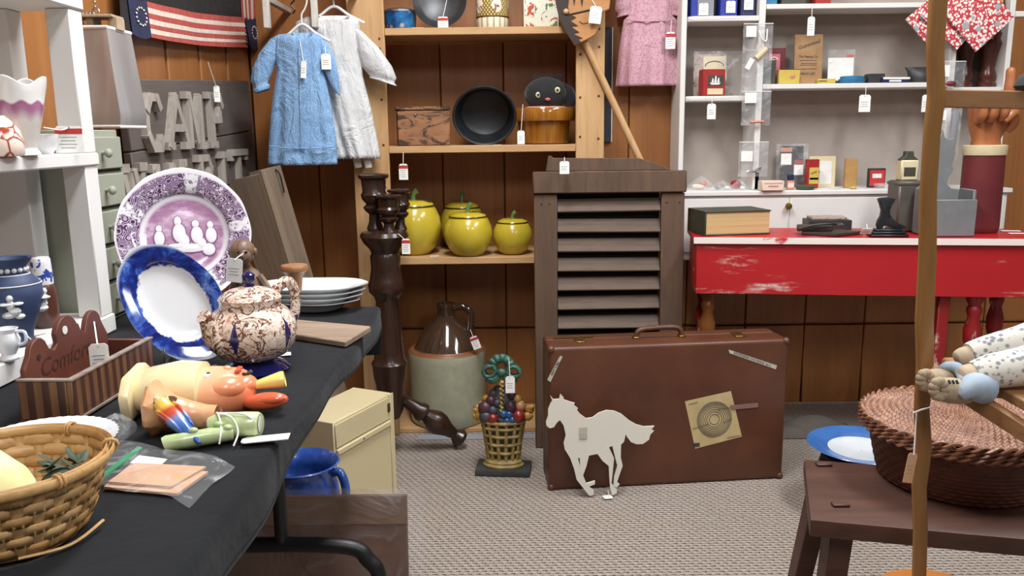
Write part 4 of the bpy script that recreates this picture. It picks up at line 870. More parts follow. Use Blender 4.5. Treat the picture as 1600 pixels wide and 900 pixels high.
# ---- stoneware jug
k = N('jug_grey'); n1 = k.noise(30, det=4); k.out(k.ramp(n1, [(.3, '96967e'), (.7, 'a5a48b')]), .28, coat=.3); plain('jug_brown', '3a2a20', '4a3628', 10, .1, bump=0, coat=.7); plain('jug_rim', '8a5a3a', '744628', 20, .4, bump=0)
jy = 3.085; q = P(700, 600, Y=jy); R = 60*mpp(q); h1 = P(700, 553, Y=jy-R*.5).z-.02
t = thing('stoneware_jug', 'big stoneware jug with pale grey body and brown glazed shoulder', 'jug', (q.x, jy, .0195))
B().lathe([(R*.93, 0), (R*.97, .008), (R*1.0, .06), (R*1.0, h1-.03), (R*1.0, h1-.012), (R*.985, h1)], 64).ob('body', 'jug_grey', t)
B().lathe([(R*.98, h1+.0005), (R*.93, h1+.008), (R*.86, h1+.008), (R*.84, h1+.012)], 64).ob('ledge', 'jug_rim', t)
hs = P(700, 492, Y=jy).z-.02
B().lathe([(R*.835, h1+.0125), (R*.80, h1+.022), (R*.55, h1+.09), (R*.30, hs-.012), (R*.225, hs), (R*.215, hs+.03), (R*.235, hs+.034), (R*.235, hs+.046), (R*.18, hs+.048), (R*.15, hs+.03)], 56).ob('shoulder', 'jug_brown', t)
B().tube(spline([(R*.2, -.01, hs+.030), (R*.42, -.015, hs+.036), (R*.62, -.018, hs+.014), (R*.64, -.018, hs-.03), (R*.56, -.015, hs-.075)], 6), .011, 10, sq=1.2).ob('handle', 'jug_brown', t)
qq = t.location+Vector((R*.6, -.035, hs-.05))
price_tag('red topped tag tied to the handle of the stoneware jug', P(739, 526, Y=jy-.11), .030, .05, 'r', rot=(0, -.35, 0), hang=P(735, 515, Y=jy-.03))
o = B().box(-.26, .30, -.03, .02, 0, .001).ob('floor_paper', 'card', loc=(-.10, SF-.002, .0012)); o.data.materials[0] = MAT['inkgrey']; tagit(o, 'grey paper strip on the carpet along the pine shelf foot', 'paper'); o.location.y = SF-.025
# ---- dark turned stand
wood('dark_turned', '2a1a14', '3c271d', 'z', 12, .25, .1, '1c110d')
ty = 2.735; q = P(606, 500, Y=ty); m = mpp(q)
t = thing('turned_stand', 'dark turned wooden pedestal stand with candle cups and splayed legs', 'stand', (q.x, ty, 0))
def zy(y): return P(606, y, Y=ty).z
pf = [(18, 652), (26, 640), (28, 620), (30, 600), (34, 590), (36, 572), (38, 566), (32, 560), (30, 540), (27, 500), (23, 470), (27, 462), (36, 455), (38, 445), (34, 437), (30, 420), (31, 400), (28, 395), (32, 388), (44, 378), (50, 368), (46, 362), (20, 358), (14, 355)]
B().lathe([(r*m*.75, zy(y)) for r, y in pf], 40).ob('column', 'dark_turned', t)
for (px, pt_, pb2, s, dy) in ((584, 272, 366, 1.12, .02), (609, 303, 370, 1.0, -.03), (622, 297, 368, .9, .045)):
    z0 = zy(pb2-4); z1 = zy(pt_); xx = P(px, 330, Y=ty).x-q.x; L = z1-z0
    B().lathe([(.020*s, 0), (.026*s, .008), (.018*s, L*.18), (.017*s, L*.3), (.028*s, L*.36), (.034*s, L*.42), (.024*s, L*.48), (.036*s, L*.56), (.04*s, L*.64), (.034*s, L*.7), (.037*s, L*.9), (.045*s, L*.94), (.046*s, L*.98), (.040*s, L), (.03*s, L), (.028*s, L*.93)], 24, (xx, dy, z0)).ob('candle_cup', 'dark_turned', t)
lp = [(.0, .020), (.06, .022), (.10, .018), (.14, .020), (.30, .027), (.36, .036), (.40, .036), (.43, .024), (.50, .034), (.58, .044), (.66, .043), (.78, .027), (.88, .02), (.91, .028), (.95, .036), (1.0, .03), (1.01, .012)]
foot = P(722, 700, Z=0); fa = math.atan2(foot.y-ty, foot.x-q.x)
for da in (0, 2.1, -2.1):
    a = fa+da; L0 = .045; rr = (foot-Vector((q.x, ty, 0))).length
    if da: rr *= .62 if da > 0 else .9
    zt_ = zy(618); A = Vector((.02*math.cos(a), .02*math.sin(a), zt_)); E_ = Vector((rr*math.cos(a), rr*math.sin(a), .034))
    B().tube([A+(E_-A)*s for s, _ in lp], [r*.95 for _, r in lp], 18).ob('leg', 'dark_turned', t)
price_tag('red topped tag tied to the candle cups of the dark stand', P(634, 373, Y=ty-.10), .027, .05, 'r', hang=P(622, 365, Y=ty-.055))
# ---- fruit basket doorstop
plain('iron_grey', '4a4d4c', '3c3f3f', 30, .5, metal=.3); plain('gold_paint', 'a8925a', '77622f', 30, .5, bump=.3); plain('dark_iron', '3a2c1c', '2a1f14', 30, .6)
plain('fr_red', '8a2420', '6a1a18', 20, .3, coat=.3); plain('fr_blue', '2a5a92', '20486f', 20, .3, coat=.3); plain('fr_plum', '4d2c34', '3a2430', 20, .4); plain('fr_gold', 'b08a3a', '8f6a2c', 20, .4); plain('fr_grey', '4a4c54', '3a3a42', 20, .45); plain('bow_green', '3c6a58', '2c4a44', 25, .45, bump=.3); plain('fr_peach', 'a97a58', '8d5f44', 20, .4)
dy = 2.60; q = P(787, 735, Y=dy); m = mpp(q)
t = thing('fruit_basket_doorstop', 'painted cast iron doorstop of a fruit basket with a green bow', 'doorstop', (q.x, dy, .001), (0, 0, -.1))
B().box(-.092, .092, -.05, .05, 0, .022).ob('slab', 'iron_grey', t, .006, 2)
z0 = .0225; B().lathe([(.068, z0), (.070, z0+.006), (.062, z0+.012), (.063, z0+.018), (.054, z0+.026), (.052, z0+.030)], 36, sy=.62).ob('foot_rings', 'gold_paint', t)
z1 = z0+.031; z2 = P(787, 657, Y=dy).z; hb = z2-z1
def rb2(z): return .052+.018*((z-z1)/hb)**1.2
B().lathe([(rb2(z1+hb*i/6)-.003, z1+hb*i/6) for i in range(7)], 36, sy=.62).ob('basket_core', 'dark_iron', t)
for i in range(14):
    a = 2*PI*i/14; B().tube([(rb2(z1+hb*j/6)*math.cos(a), .62*rb2(z1+hb*j/6)*math.sin(a), z1+hb*j/6) for j in range(7)], .0062, 6, sq=.7).ob('stave', 'gold_paint', t)
for j in (1.0, 2.4, 3.8, 5.1):
    z = z1+hb*j/6; B().tube([((rb2(z)+.002*math.cos(7*a+j*PI))*math.cos(a), .62*(rb2(z)+.004*math.cos(7*a+j*PI))*math.sin(a), z) for a in [k_*2*PI/56 for k_ in range(56)]], .006, 6, True).ob('weaver', 'gold_paint', t)
B().tube([(.072*math.cos(a*PI/20), .046*math.sin(a*PI/20), z2+.002) for a in range(40)], .006, 8, True).ob('rim', 'gold_paint', t)
fz = z2+.006
fruits = [(-.072, -.01, .012, .016, 'fr_gold'), (-.05, -.03, .014, .02, 'fr_grey'), (-.028, -.04, .010, .017, 'fr_red'), (.0, -.036, .004, .013, 'fr_grey'), (.016, -.042, .004, .012, 'fr_blue'), (.022, -.04, .026, .013, 'fr_blue'), (.006, -.044, .028, .012, 'fr_blue'), (.032, -.042, .008, .012, 'fr_blue'), (.05, -.032, .018, .021, 'fr_red'), (.078, -.01, .014, .015, 'fr_gold'), (.083, -.005, .036, .014, 'fr_gold'), (-.052, -.022, .042, .022, 'fr_plum'), (-.028, -.03, .036, .015, 'fr_grey'), (-.078, -.0, .034, .014, 'fr_peach'), (.026, -.03, .05, .019, 'fr_plum'), (.054, -.016, .048, .017, 'fr_peach'), (-.034, -.018, .066, .017, 'fr_plum'), (-.014, -.026, .06, .012, 'fr_grey'), (.046, -.01, .072, .014, 'fr_gold'), (-.052, -.004, .07, .012, 'fr_gold'), (-.028, -.006, .088, .014, 'fr_grey'), (.028, -.012, .082, .013, 'fr_plum'), (-.014, 0, .102, .012, 'fr_grey'), (.02, 0, .104, .012, 'fr_grey')]
for x, y, z, r, mt in fruits: B().sph((x*1.08, y*.8, fz+z), (r*1.12, r, r*1.1), 14, 9).ob('fruit', mt, t)
B().loft([[(.085*(1-.0*i)*math.cos(2*PI*i/20)*s, .030*s*math.sin(2*PI*i/20), fz+z) for i in range(20)] for s, z in ((.75, -.004), (1.0, .02), (.92, .045), (.6, .08), (.3, .112))]).ob('fruit_backing', 'fr_grey', t)
for x, z, a in ((-.088, .03, .4), (.094, .045, -.5), (-.09, .008, .9), (.09, .012, -.9), (.06, .06, -.2), (-.066, .055, .2)):
    B().at((x, -.014, fz+z), (0, a, 0)).sph((0, 0, 0), (.014, .005, .008), 10, 6).ob('leaf', 'fr_gold', t)
B().tube([(.004*math.sin(i*2.2), -.035+.004*math.cos(i*2.2), fz+.03+i*.0052) for i in range(22)], .0055, 7).ob('handle', 'gold_paint', t)
bz = P(787, 580, Y=dy).z
def fan(u, v):
    a = -.25+u*(PI+.5); r = .014+.022*v; return (r*1.12*math.cos(a), -.020-.010*math.sin(v*PI)-.004*math.cos(u*40)*v, bz+.024+r*math.sin(a)+.002*math.cos(u*40)*v)
o = B().grid(fan, 60, 8).ob('bow_crown', 'bow_green', t, ang=60); sm_ = o.modifiers.new('t', 'SOLIDIFY'); sm_.thickness = .012; sm_.offset = 0
for s in (-1, 1):
    lo_ = B().at((s*.040, -.024, bz+.006), (0, s*.35, 0)).grid(lambda u, v: ((.020+.002*math.cos(3*u*2*PI))*math.cos(u*2*PI), (v-.5)*.024, .017*math.sin(u*2*PI)), 28, 3, cu=True).ob('bow_loop', 'bow_green', t, ang=70); sm_ = lo_.modifiers.new('t', 'SOLIDIFY'); sm_.thickness = .011; sm_.offset = 0
    B().tube(spline([(s*.004, -.02, bz), (s*.026, -.03, bz-.024), (s*.050, -.024, bz-.018)], 5), .009, 8, sq=1.4).ob('bow_tail', 'bow_green', t)
B().sph((0, -.028, bz+.003), (.017, .012, .014), 12, 8).ob('bow_knot', 'bow_green', t)
price_tag('white tag hanging in front of the fruit basket doorstop', P(797, 588, Y=dy-.065), .030, .056, hang=P(795, 560, Y=dy-.05))
# ---- louvered shutter
wood('shutter_wood', '4f3b2d', '664d3b', 'z', 9, .7, .2, '382820'); wood('slat_wood', '4f3f34', '6b594b', 'x', 14, .75, .25, '3a2d25')
sy_ = 2.80; xl, xr = P(833, 300, Y=sy_).x, P(1076, 300, Y=sy_).x; W = xr-xl; ztop = P(950, 268, Y=sy_).z
t = thing('louvered_shutter', 'brown wooden louvered shutter panel leaning behind the suitcase', 'shutter', (xl, sy_, .001), (-.045, 0, 0))
H_ = ztop; sw = .080
zr1 = P(950, 303, Y=sy_).z
for a in (0.004, W-sw-.004):
    B().box(a, a+sw, 0, .038, 0, zr1-.001).ob('stile', 'shutter_wood', t, .003)
B().box(0, W, -.012, .042, zr1, ztop).ob('top_rail', 'shutter_wood', t, .004)
B().prism([(.045, 0), (W-.05, 0), (W-.07, .012), (W-.12, .030), (W-.16, .042), (.072, .046), (.064, .054), (.055, .054)], .015, .032, 'y').ob('crest_board', 'shutter_wood', t, .002, loc=(0, 0, ztop+.0005))
B().box(sw+.0045, W-sw-.0045, .004, .034, 0, .11).ob('bottom_rail', 'shutter_wood', t, .003)
zc0 = P(950, 323, Y=sy_).z; pitch = (P(950, 323, Y=sy_).z-P(950, 495, Y=sy_).z)/5.6
i = 0; z = zc0
while z > .14:
    L = W-2*sw-.010
    o = B().box(0, L, -.005, .005, -.026, .026).ob('slat', 'slat_wood', t, .002, loc=(sw+.005, .019, z), rot=(-.55+random.uniform(-.05, .05), random.uniform(-.008, .008), 0)); z -= pitch
for zz in (zr1-.03,):
    for xx in (.03, .058, W-.066, W-.022): B().sph((xx, -.001, zz-random.uniform(0, .02)), .003, 8, 5).ob('nail', 'knot', t)
plain('slat_gap_shade', '0c0a09', rough=.95); B().box(sw+.0045, W-sw-.0045, .0385, .042, .11, zr1-.001).ob('gap_shade_sheet', 'slat_gap_shade', t)  # added near-black sheet, stands in for the shade between the slats
q = P(882, 254, Y=sy_-.03)
price_tag('white tag on top of the louvered shutter', P(882, 252, Y=sy_-.03), .032, .042, hang=P(882, 246, Y=sy_+.02))
# ---- suitcase with stickers and a horse cutout leaning on it
k = N('leather_brown'); n1 = k.noise(5, det=5); n2 = k.noise(160, det=2); k.out(k.ramp(n1, [(.3, '4c2b1d'), (.7, '623a25')]), .42, 0, n2, .15, .0015)
plain('leather_edge', '4d2c1c', '63402a', 30, .5); plain('old_paper', 'c3ae80', 'b29c6c', 14, .8); plain('strip_paper', 'bdb6a8', 'a9a092', 40, .7)
pl_, pr2 = P(858, 767, Z=0), P(1222, 748, Z=0); v = pr2-pl_; W = v.length; rz = math.atan2(v.y, v.x); hS = P(1040, 537, Y=2.48).z; D = .165
t = thing('suitcase', 'brown leather suitcase with old stickers standing on the carpet', 'suitcase', (pl_.x, pl_.y, .001), (0, 0, rz))
B().box(0, W, 0, D*.62, 0, hS).ob('case_body', 'leather_brown', t, .012, 3); B().box(.002, W-.002, D*.62+.002, D, 0, hS-.001).ob('case_lid', 'leather_brown', t, .012, 3)
B().box(.008, W-.008, D*.6, D*.64, .004, hS-.006).ob('seam', 'black', t)
for xx in (.008, W-.008):
    for zz in (.008, hS-.008): B().sph((xx, .008, zz), (.013, .013, .013), 14, 9).ob('corner_cap', 'leather_brown', t)
hx = W*.48; hd = B().tube(spline([(hx-.075, D*.5, hS+.002), (hx-.068, D*.5, hS+.022), (hx-.04, D*.5, hS+.030), (hx+.04, D*.5, hS+.032), (hx+.068, D*.5, hS+.024), (hx+.075, D*.5, hS+.002)], 6), .0085, 10, sq=1.1).ob('handle', 'leather_edge', t)
for s in (-1, 1): B().box(hx+s*.075-.011, hx+s*.075+.011, D*.5-.014, D*.5+.014, hS, hS+.006).ob('handle_mount', 'brass', hd, .002)
for xx in (.11, W-.14):
    B().box(xx-.017, xx+.017, D*.28, D*.62, hS+.0003, hS+.004).ob('latch', 'brass', t, .0015)
B().box(.03, .16, D*.66, D*.70, hS-.0005, hS+.003).ob('hinge_strip', 'brass', t)
def spx(x, y):   # picture point -> case front coordinates
    A = P(x, y, Y=1.0)-Vector((0, 0, EYE)); n = Vector((-math.sin(rz), math.cos(rz), 0)); s = (n @ (t.location-Vector((0, 0, EYE))))/(n @ A); p = Vector((0, 0, EYE))+A*s-t.location
    return Vector((p.x*math.cos(rz)+p.y*math.sin(rz), p.z))
def sticker(name, pts, mat, y=-.0012, th=.0008): return B().prism([tuple(spx(*p)) for p in pts], y, y+th).ob(name, mat, t)
sticker('strip_sticker', [(1138, 546), (1140, 552), (1212, 577), (1214, 571)], 'strip_paper'); sticker('strip_sticker', [(875, 556), (879, 557), (860, 597), (855, 593)], 'strip_paper')
a, b_ = spx(1143, 550), spx(1208, 573); ang = math.atan2((b_-a).y, (b_-a).x); mid = (a+b_)/2
text('KEYSTONE STATIONS  N.Y.', .0115, 'ink', t, (mid.x, -.0015, mid.y), (PI/2, -ang, 0), sx=.95)
a, b_ = spx(858, 593), spx(877, 558); ang = math.atan2((b_-a).y, (b_-a).x); mid = (a+b_)/2
text('NEW YORK', .0115, 'ink', t, (mid.x, -.0015, mid.y), (PI/2, -ang, 0), sx=.8)
tp = sticker('target_label', [(1070, 627), (1142, 611), (1159, 682), (1086, 701)], 'old_paper')
c_ = spx(1116, 655)
for r in (.017, .026, .033, .040, .046, .051, .055, .059): B().tube([(c_.x+.95*r*math.cos(a*PI/20), -.0016, c_.y+r*math.sin(a*PI/20)) for a in range(40)], .0009, 4, True).ob('printed_ring', 'ink', tp)
for p0, p1 in (((1082, 670), (1108, 662)), ((1120, 640), (1145, 636)), ((1136, 684), (1156, 680)), ((1076, 632), (1090, 628)), ((1130, 660), (1142, 655))):
    A, E_ = spx(*p0), spx(*p1); B().tube([(A.x, -.0016, A.y), (E_.x, -.0016, E_.y)], .0008, 4).ob('printed_mark', 'ink', tp)
B().box(spx(1084, 692).x, spx(1093, 692).x, -.002, -.0014, spx(1088, 698).y, spx(1088, 692).y).ob('printed_stamp', 'ink', tp)
plain('tape', '8a6a62', '7d5e56', 20, .3); sticker('clear_tape', [(1140, 633), (1184, 629), (1184, 636), (1142, 640)], 'tape', -.0026)
HX = [[(118, 362), (133, 380), (160, 378), (165, 355), (180, 372), (182, 382), (210, 392), (232, 398), (228, 408), (246, 422), (243, 432), (258, 450), (285, 470), (315, 466), (345, 445), (380, 434), (415, 437), (450, 452), (490, 485), (520, 502), (555, 512), (605, 510), (590, 525), (603, 532), (585, 550), (580, 572), (550, 592), (520, 592), (495, 582), (478, 560), (470, 545), (462, 580), (440, 600), (400, 600), (385, 608), (345, 632), (300, 640), (255, 652), (205, 640), (185, 610), (180, 580), (190, 545), (180, 500), (163, 475), (150, 485), (135, 507), (115, 512), (100, 500), (98, 480), (108, 455), (108, 425), (118, 400), (128, 385)],
 [(195, 625), (245, 645), (258, 700), (275, 765), (300, 785), (320, 800), (318, 820), (300, 825), (275, 795), (240, 750), (228, 700), (210, 650)],
 [(255, 640), (300, 632), (285, 690), (270, 730), (285, 768), (325, 757), (325, 772), (290, 785), (270, 770), (256, 735)],
 [(335, 630), (390, 600), (415, 655), (408, 720), (402, 770), (428, 800), (425, 815), (405, 825), (396, 790), (392, 740), (390, 690), (360, 665)],
 [(405, 590), (448, 585), (446, 650), (455, 690), (440, 730), (428, 765), (440, 775), (425, 790), (412, 780), (415, 740), (430, 690), (420, 650)]]
hy = 2.415; k = N('horse_paint'); n1 = k.noise(28, det=6, rough=.75); n2 = k.noise(5); f = k.step(k.math('ADD', k.math('MULTIPLY', n1, .8), k.math('MULTIPLY', n2, .3)), .70, .72); k.out(k.mix(f, 'd9d5c8', '4a4438'), .5)
hb_ = P(870, 700, Y=hy); b = B()
for i, poly in enumerate(HX):
    pts = []
    for x, y in poly:
        p = P(820+x/3, 500+y/3, Y=hy); pts.append((p.x-hb_.x, max(0, p.z+.012)))
    b.prism(pts, -.003-.0001*i, .003+.0001*i)
o = b.ob('horse_cutout', 'horse_paint', loc=(hb_.x, hy-.030, .001), rot=(-.03, 0, .05)); tagit(o, 'white painted running horse cutout leaning against the suitcase', 'horse cutout')
st = sticker; p = P(912, 685, Y=hy-.035); a = B().box(-.012, .012, -.0005, .0003, -.018, .018).ob('paper_patch', 'strip_paper', o); a.location = (p.x-hb_.x, -.0052, p.z+.012)
price_tag('white tag lying on the carpet below the horse cutout', P(952, 779, Z=.006), .028, .032, rot=(1.45, 0, .2), hang=P(950, 765, Y=hy-.04))

# ================================================================= hanging clothes
def cloth_mat(name, c1, c2, bs=.4, print_=None):
    k = N(name); n1 = k.noise(13, (1, 1, .5), 5, .6, .7); n2 = k.noise(300, det=2); c = k.ramp(n1, [(.3, c1), (.7, c2)])
    if print_: c = k.mix(k.step(k.noise(print_[1], det=2), .53, .6), c, print_[0])
    return k.out(c, .9, 0, k.math('ADD', k.math('MULTIPLY', n1, 2.6), k.math('MULTIPLY', n2, .12)), bs*1.5, .012, spec=.15)
cloth_mat('chambray', '7399c2', '8aaed4', .6, ('9bbbdd', 240)); cloth_mat('lawn_white', 'c6c6c6', 'd6d6d6', .6); cloth_mat('pink_gingham', 'c99aa8', 'd6b0bb', .4, ('b98896', 160))
def garment(t, nm, mat, rows, Y, dep, folds, amp, ripple=0):
    o0 = Vector(t.location)
    def f(u, v):
        x = v*(len(rows)-1); i = min(int(x), len(rows)-2); q = x-i; q = q*q*(3-2*q) if False else q
        r = [rows[i][n]*(1-q)+rows[i+1][n]*q for n in range(3)]
        A, E_ = P(r[1], r[0], Y=Y), P(r[2], r[0], Y=Y); a = u*2*PI; cx = (A.x+E_.x)/2; w_ = (E_.x-A.x)/2; g = amp*v*(.3+.7*v)
        fo = g*math.sin(a*folds+1.3*math.sin(a*2)+1.2*v)+.4*g*math.sin(a*folds*1.9+2)
        return (cx+w_*math.cos(a)-o0.x, Y-o0.y+(dep*(.35+.65*min(1, v*4))+fo)*math.sin(a)+fo*.3, A.z-o0.z-ripple*abs(math.sin(a*17))*max(0, v-.97)/.03)
    o = B().grid(f, 128, 44, cu=True).ob(nm, mat, t, ang=80); s = o.modifiers.new('t', 'SOLIDIFY'); s.thickness = .0015; return o
def sleeve(t, mat, pts, Y, cuff=None, dep=.6, nm='sleeve'):
    o0 = Vector(t.location); rings = []
    for (x, y, wx, tilt) in pts:
        c = P(x, y, Y=Y); r = wx*mpp(c)/2; ct, st_ = math.cos(tilt), math.sin(tilt)
        rings.append([(c.x-o0.x+r*math.cos(2*PI*i/24)*ct*(1+.04*math.sin(5*i)), Y-o0.y+dep*r*math.sin(2*PI*i/24), c.z-o0.z+r*math.cos(2*PI*i/24)*st_) for i in range(24)])
    n = []
    for i in range(len(rings)-1):
        for q in range(3): n.append([tuple(Vector(a).lerp(Vector(b_), q/3)) for a, b_ in zip(rings[i], rings[i+1])])
    n.append(rings[-1]); o = B().loft(n, cap=False).ob(nm, mat, t, ang=80); s = o.modifiers.new('t', 'SOLIDIFY'); s.thickness = .0015; return o
def hanger(label, px, py, Y, hw):
    q = P(px, py, Y=Y); t = thing('clothes_hanger', label, 'hanger', q)
    B().tube(spline([(-hw, 0, -.055), (-hw*.5, 0, -.03), (0, 0, 0), (hw*.5, 0, -.03), (hw, 0, -.055)], 5), .005, 8).ob('arms', 'white', t)
    B().tube(spline([(0, 0, 0), (.0, 0, .03), (.012, 0, .05), (.020, 0, .075), (.014, 0, .1), (0, 0, .104), (-.012, 0, .094)], 5), .0028, 7).ob('hook', 'white', t); return t
# wall rack carrying the clothes
plain('rack_white', 'cfcac2', 'bdb6ac', 20, .6)
ry = 2.87; q = P(458, -6, Y=ry)
t = thing('garment_rack', 'pale wooden wall rack bar with two hanging posts holding the small dresses', 'rack', (q.x, ry, q.z))
B().box(-.13, .21, -.012, .012, .0, .02).ob('bar', 'rack_white', t, .003)
for px, py in ((421, 46), (495, 45)):
    e = P(px, py, Y=ry-.0); B().box(e.x-q.x-.011, e.x-q.x+.011, -.034, -.0125, e.z-q.z, .03).ob('post', 'rack_white', t, .003)
for xx in (-.12, .19): B().box(xx-.01, xx+.01, .0125, YW-ry-.001, 0, .02).ob('wall_bracket', 'rack_white', t, .002)
B().tube(spline([(P(457, 0, Y=ry).x-q.x+.006*math.sin(i*1.1), .0, -.002-i*.006) for i in range(10)], 3), .003, 6).ob('twisted_hook', 'black', t)
dyb = 2.82; t = thing('blue_dress', 'small light blue cotton dress with puffed sleeves on a white hanger', 'dress', P(472, 40, Y=dyb))
garment(t, 'body', 'chambray', [(52, 456, 488), (54, 436, 499), (60, 424, 506), (80, 428, 505), (110, 433, 505), (140, 428, 512), (170, 424, 518), (210, 421, 524), (235, 420, 526), (258, 419, 527)], dyb, .035, 7, .012)
sleeve(t, 'chambray', [(436, 58, 26, .2), (424, 75, 38, .35), (414, 100, 42, .35), (408, 122, 34, .3), (408, 133, 22, .3), (409, 138, 28, .3), (410, 143, 24, .3)], dyb, nm='sleeve')
sleeve(t, 'chambray', [(500, 62, 18, -.2), (511, 85, 26, -.4), (518, 115, 26, -.5), (524, 138, 16, -.6), (528, 147, 8, -.6)], dyb, nm='sleeve')
B().tube(spline([tuple(P(x, y, Y=dyb-.026)-t.location) for x, y in ((457, 51), (462, 58), (472, 62), (482, 57), (488, 50))], 4), .0035, 6).ob('collar', 'chambray', t)
pk = [tuple(P(x, y, Y=dyb-.046)-t.location) for x, y in ((466, 70), (474, 70), (477, 235), (470, 235))]; B().add([(p[0], p[1]+d, p[2]) for d in (0, .003) for p in pk], [(0, 1, 2, 3), (7, 6, 5, 4), (0, 4, 5, 1), (1, 5, 6, 2), (2, 6, 7, 3), (3, 7, 4, 0)]).ob('placket', 'chambray', t)
B().tube(spline([tuple(P(x, y, Y=dyb-.047)-t.location) for x, y in ((421, 228), (445, 231), (470, 232), (495, 232), (524, 229))], 4), .0022, 5).ob('hem_seam', 'chambray', t)
price_tag('white tag on a long string at the front of the blue dress', P(475, 95, Y=dyb-.06), .018, .055, rot=(0, .1, 0), hang=P(468, 60, Y=dyb-.04))
hanger('white plastic hanger inside the blue dress', 472, 38, dyb, .09)
dyw = 2.895; t = thing('white_dress', 'small white cotton dress with wide sleeves hanging beside the blue dress', 'dress', P(520, 20, Y=dyw))
garment(t, 'body', 'lawn_white', [(26, 500, 545), (28, 476, 553), (36, 462, 561), (60, 470, 563), (120, 486, 566), (170, 498, 579), (215, 512, 588), (246, 522, 594)], dyw, .04, 8, .013, .006)
sleeve(t, 'lawn_white', [(550, 40, 34, -.5), (570, 60, 54, -.62), (583, 88, 66, -.5), (592, 112, 58, -.35), (597, 124, 40, -.3), (599, 128, 44, -.3)], dyw, dep=.45)
sleeve(t, 'lawn_white', [(468, 42, 26, .5), (456, 60, 40, .5), (448, 80, 44, .4), (446, 96, 34, .3)], dyw, dep=.45)
B().tube(spline([tuple(P(x, y, Y=dyw-.03)-t.location) for x, y in ((498, 24), (508, 31), (522, 33), (536, 30), (546, 24))], 4), .0035, 6).ob('collar', 'lawn_white', t)
for x in (556, 572): B().tube([tuple(P(x, 240, Y=dyw)-t.location), tuple(P(x+4, 262, Y=dyw)-t.location)], [.016, .012], 10, sq=.5).ob('slip_tail', 'cream_glaze', t)
price_tag('white tag on a string across the front of the white dress', P(509, 84, Y=dyw-.10), .032, .05, hang=P(507, 40, Y=dyw-.05))
hanger('clear white hanger inside the white dress', 522, 10, dyw, .1)
dyp = 3.19; t = thing('pink_dress', 'pink checked child dress with gathered skirt hanging on the plank wall', 'dress', P(1015, -30, Y=dyp))
garment(t, 'body', 'pink_gingham', [(-42, 998, 1034), (-38, 984, 1046), (-30, 980, 1050), (0, 983, 1047), (27, 979, 1053), (32, 974, 1057), (80, 967, 1060), (110, 964, 1062), (135, 962, 1063)], dyp, .03, 9, .015)
for s, x in ((1, 976), (-1, 1054)): sleeve(t, 'pink_gingham', [(x+s*8, -32, 24, s*.4), (x, -10, 30, s*.4), (x-s*2, 12, 28, s*.3), (x-s*1, 20, 18, s*.2), (x-s*1, 25, 24, s*.2)], dyp)
B().tube(spline([tuple(P(x, y, Y=dyp-.034)-t.location) for x, y in ((978, 30), (1000, 33), (1020, 33), (1040, 32), (1055, 29))], 4), .0025, 5).ob('waist_seam', 'pink_gingham', t)
price_tag('red topped tag pinned to the waist of the pink dress', P(1048, 50, Y=dyp-.055), .036, .06, 'r', hang=P(1049, 32, Y=dyp-.04))
# ---- hobby horse
wood('horse_tan', 'a2703f', 'b98550', 'x', 10, .5, .1, '8d5d32'); plain('horse_burn', '2a1a12', rough=.6, bump=0)
hy2 = 2.905; o0 = P(905, 40, Y=hy2)
t = thing('hobby_horse', 'flat wooden stick horse head with burnt mane on a long pole', 'hobby horse', o0)
def hp(pts): return [(p.x-o0.x, p.z-o0.z) for p in (P(x, y, Y=hy2) for x, y in pts)]
pol = B()
hdp = B().prism(hp([(898, 72), (886, 52), (874, 28), (868, 5), (870, -25), (885, -45), (920, -50), (945, -35), (955, -10), (952, 15), (940, 20), (938, 40), (930, 55), (918, 62)]), -.009, .009).ob('head_board', 'horse_tan', t, .003)
B().prism(hp([(897, 71), (884, 50), (873, 28), (868, 5), (870, -25), (882, -40), (884, -10), (886, 8), (890, 22), (900, 28), (891, 33), (903, 41), (892, 42), (905, 51), (895, 53), (910, 60), (903, 62), (908, 66)]), -.0112, -.0092).ob('burnt_mane', 'horse_burn', hdp)
for a in ((886, -12), (896, -14), (908, -12)): B().prism(hp([(a[0]-6, a[1]-10), (a[0]+6, a[1]-10), (a[0]+1, a[1]+24)]), -.0112, -.0092).ob('forelock', 'horse_burn', hdp)
B().tube([(p[0], -.0102, p[1]) for p in hp([(886, 24), (904, 20), (926, 15), (938, 12)])], .0028, 6).ob('bridle', 'horse_burn', hdp)
B().tube([(p[0], -.0095, p[1]) for p in hp([(905, 34), (910, 38), (916, 37), (920, 34)])], .0012, 5).ob('smile_line', 'horse_burn', hdp)
p = hp([(884, 19)])[0]; B().sph((p[0], -.012, p[1]), .010, 12, 8).ob('wooden_bead', 'pine', hdp)
A, E_ = P(912, 62, Y=2.934), P(1001, 252, Y=2.948); B().tube([A-o0, E_-o0, E_+(E_-A)*.15-o0], .0125, 14).ob('pole', 'pine', t)
price_tag('white tag hanging from the bridle of the stick horse', P(932, 10, Y=hy2-.03), .040, .055, rot=(0, .12, 0), hang=P(924, -2, Y=hy2-.018))
c_, wd, z0, z1 = fr(938, 40, 957, 222, 3.2)
t = thing('slate_board', 'narrow dark slate board with a pale edge hung behind the shelf post', 'slate', (P(948, 200, Y=3.24).x, 3.252, z0))
plain('slate', '3a3d48', '32343e', 15, .6); B().box(-.07, .018, 0, .012, 0, z1-z0).ob('slate_panel', 'slate', t, .001); B().box(.0182, .0225, -.002, .014, 0, z1-z0).ob('pale_edge', 'white', t)
